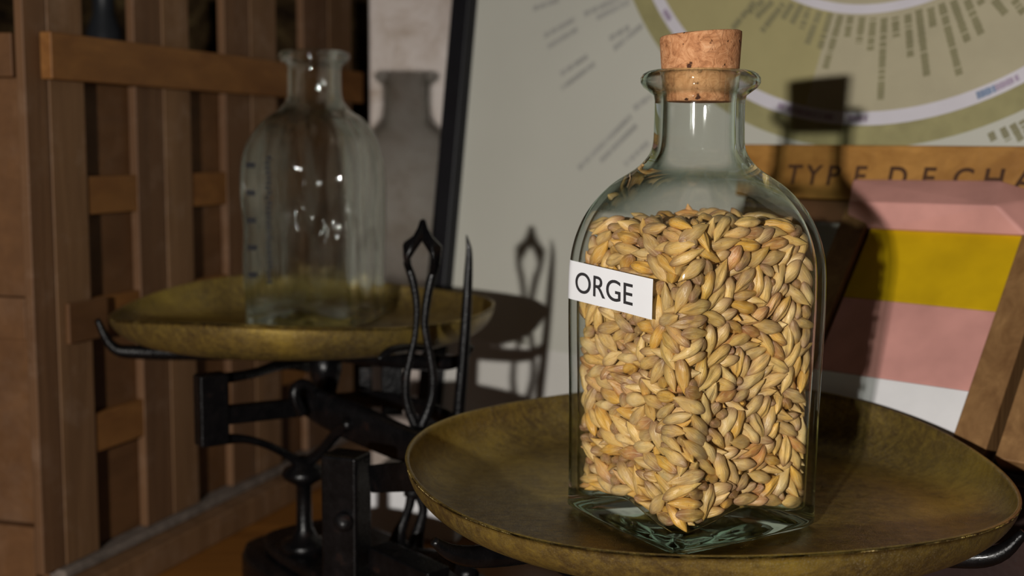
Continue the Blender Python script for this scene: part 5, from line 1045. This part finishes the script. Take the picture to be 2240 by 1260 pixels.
-162,-75,816,14,-4,-110, 198,140,821,-65,22,-58, -4,199,750,120,-8,-51, 96,-140,750,-127,51,91, 103,-23,784,30,37,-73, 96,125,776,52,21,-159, 40,211,807,76,13,4, 101,-177,789,-89,1,28,
-111,-122,820,6,16,106, -7,-121,805,151,-4,155, -74,123,761,-168,17,149, -102,139,728,-49,22,-98, -12,-187,732,-66,-34,-18, -8,-85,819,23,3,-20, 38,-11,769,-86,-24,-8, 186,-3,752,18,13,-53,
206,80,724,-142,-11,-85, 163,212,770,150,71,80, -132,28,721,-94,8,-76, -112,198,770,-152,-29,-120, -113,8,767,149,76,80, -147,193,775,-58,-4,52, -104,-177,770,161,5,-3, -117,128,790,61,12,-13,
-150,158,811,-34,20,-6, 27,-178,772,115,-16,50, 160,-22,746,-33,-3,150, 170,73,734,-55,-12,-35, 179,181,787,-9,-22,59, -98,-19,781,148,18,36, -187,-4,741,-134,5,-125, 55,24,724,-63,50,81,
-58,2,801,-42,46,-98, 14,177,797,38,-40,-45, 130,-100,753,159,19,133, 62,81,807,-146,7,-114, 59,102,750,69,10,80, 140,183,772,168,0,23, -4,-159,783,-170,9,103, -71,-44,774,70,-23,-176,
-73,80,754,-104,-8,-59, -88,158,769,-67,5,28, 30,-135,774,-56,-44,-8, -129,-72,803,61,19,59, -6,-158,819,64,-25,116, 22,-101,787,17,-17,159, 30,39,771,-50,10,0, 70,-143,775,-55,-16,-95,
87,-32,738,-130,5,-141, -68,-103,755,136,17,149, -58,84,783,146,-12,131, -84,183,795,51,-8,23, 133,178,803,63,13,-109, 183,-124,801,82,15,-56, 155,-163,771,40,-46,-128, 168,15,807,-17,16,-89,
170,112,770,108,-56,-140, 193,152,768,109,-15,-90, -89,-135,760,146,19,-88, -144,-86,732,48,-10,-134, -17,-49,803,-164,-11,-154, 63,12,772,-9,27,175, -31,180,772,178,7,-23, 45,-116,810,-40,37,-2,
128,-73,773,137,-13,10, 52,98,780,111,9,-7, 23,157,99,-49,7,77, -35,-157,96,18,-30,-24, -78,199,97,118,36,-113, 189,-142,79,-67,-2,161, 166,-79,85,-150,-2,-3, 171,44,91,175,-8,-127,
214,150,124,1,-42,98, -158,25,93,-119,3,-17, 58,187,99,-94,25,72, -182,-51,738,24,37,-67, -152,86,789,171,-16,-60, 25,-66,785,-18,-11,-25, -161,196,74,-164,7,129, -136,200,113,-41,-38,62,
]

rnd = random.Random(21)
GR = []
for i in range(0, len(GRAINS), 6):
    v = GRAINS[i:i+6]
    GR.append((Vector(v[:3])*1e-4, Euler([math.radians(q) for q in v[3:]], 'XYZ').to_quaternion(), rnd.uniform(0.88, 1.09)))
NGR = len(GR)
def grain_shape(seed, nl, nr):
    rnd = random.Random(seed); V = []; al = []; ro_ = []
    L, W, T = 0.0097, 0.00375, 0.00315
    bend = rnd.uniform(-0.04, 0.04); fat = rnd.uniform(-0.12, 0.12)
    for i in range(nl+1):
        t = -1+2*i/nl; t = math.copysign(abs(t)**0.85, t) if abs(t) > 1e-6 else 0.0
        u = t+fat*(1-t*t)
        e_ = (1.75 if u > 0 else 2.5); rr = max(0.0, 1-abs(u)**e_)**(0.85 if u > 0 else 0.70)
        tip = 0.10 if t > 0.9 else 0.05
        rr = max(rr, tip*(1 if abs(t) < 0.999 else 0.5))
        for k in range(nr):
            a = 2*PI*k/nr
            rib = 1+0.022*abs(math.cos(3*a+seed))*(1 if seed % 2 else 1.8)*(1-abs(t)**3)
            cre = 1-0.42*math.exp(-((((a-1.5*PI+PI) % (2*PI))-PI)/0.30)**2)*(1-t*t)
            y = rr*W/2*math.cos(a)*rib; z = rr*T/2*math.sin(a)*rib*cre + bend*T*(1-t*t)*2
            w1 = 0.00012*math.sin(t*5+seed*2+a*2)*(1-t*t)
            V.append((t*L/2*(1+0.10*max(0, t)**6*((seed % 3) == 0)), y+w1+bend*0.6*T*math.sin(t*3), z+w1)); al.append((t+1)/2); ro_.append(k/nr)
    F = []
    for i in range(nl):
        for k in range(nr): F.append((i*nr+k, i*nr+(k+1) % nr, (i+1)*nr+(k+1) % nr, (i+1)*nr+k))
    F.append(tuple(range(nr))[::-1]); F.append(tuple(nl*nr+k for k in range(nr)))
    return V, F, al, ro_
def add_attr(me, name, vals):
    a = me.attributes.new(name, 'FLOAT', 'POINT'); a.data.foreach_set('value', vals)
Rz = Quaternion((0, 0, 1), NROT)
meshes = []
for s_ in range(6):
    V, F, al, ro_ = grain_shape(s_, 26, 24)
    me = bpy.data.meshes.new('barley_grain'); me.from_pydata(V, [], F); me.update()
    me.polygons.foreach_set('use_smooth', [True]*len(me.polygons)); me.materials.append(M_grain)
    add_attr(me, 'along', al); add_attr(me, 'round', ro_); add_attr(me, 'tint', [s_/6]*len(V)); meshes.append(me)
first = None
GL = 'straw-coloured barley grain packed among the others behind the glass of the corked bottle'
for i in range(min(300, NGR)):
    p, q, k = GR[i]
    if first is None:
        o = bpy.data.objects.new('barley_grain', meshes[0]); first = o
    else:
        o = first.copy(); o.data = meshes[i % 6]
    COL.objects.link(o)
    o.rotation_mode = 'QUATERNION'; o.rotation_quaternion = Rz @ q; o.location = NB + Rz @ p; o.scale = (k, k, k)
    tag(o, GL, 'grain', 'barley grains in the corked bottle')
bV, bF, bal, bro = grain_shape(2, 14, 12)
AV, AF, Aal, Aro, At = [], [], [], [], []
rnd = random.Random(4)
for i in range(300, NGR):
    p, q, k = GR[i]; qq = Rz @ q; base = len(AV); M3 = qq.to_matrix()*(k*0.96); o3 = Rz @ p
    AV += [tuple(M3 @ Vector(v) + o3) for v in bV]; AF += [tuple(j+base for j in f_) for f_ in bF]
    Aal += bal; Aro += bro; At += [rnd.random()]*len(bV)
me = bpy.data.meshes.new('barley_grains'); me.from_pydata(AV, [], AF); me.update()
me.polygons.foreach_set('use_smooth', [True]*len(me.polygons)); me.materials.append(M_grain)
add_attr(me, 'along', Aal); add_attr(me, 'round', Aro); add_attr(me, 'tint', At)
o = bpy.data.objects.new('barley_grains', me); COL.objects.link(o); o.location = NB
tag(o, 'the deeper mass of barley filling the corked bottle behind its outermost grains', 'barley', kind='stuff')
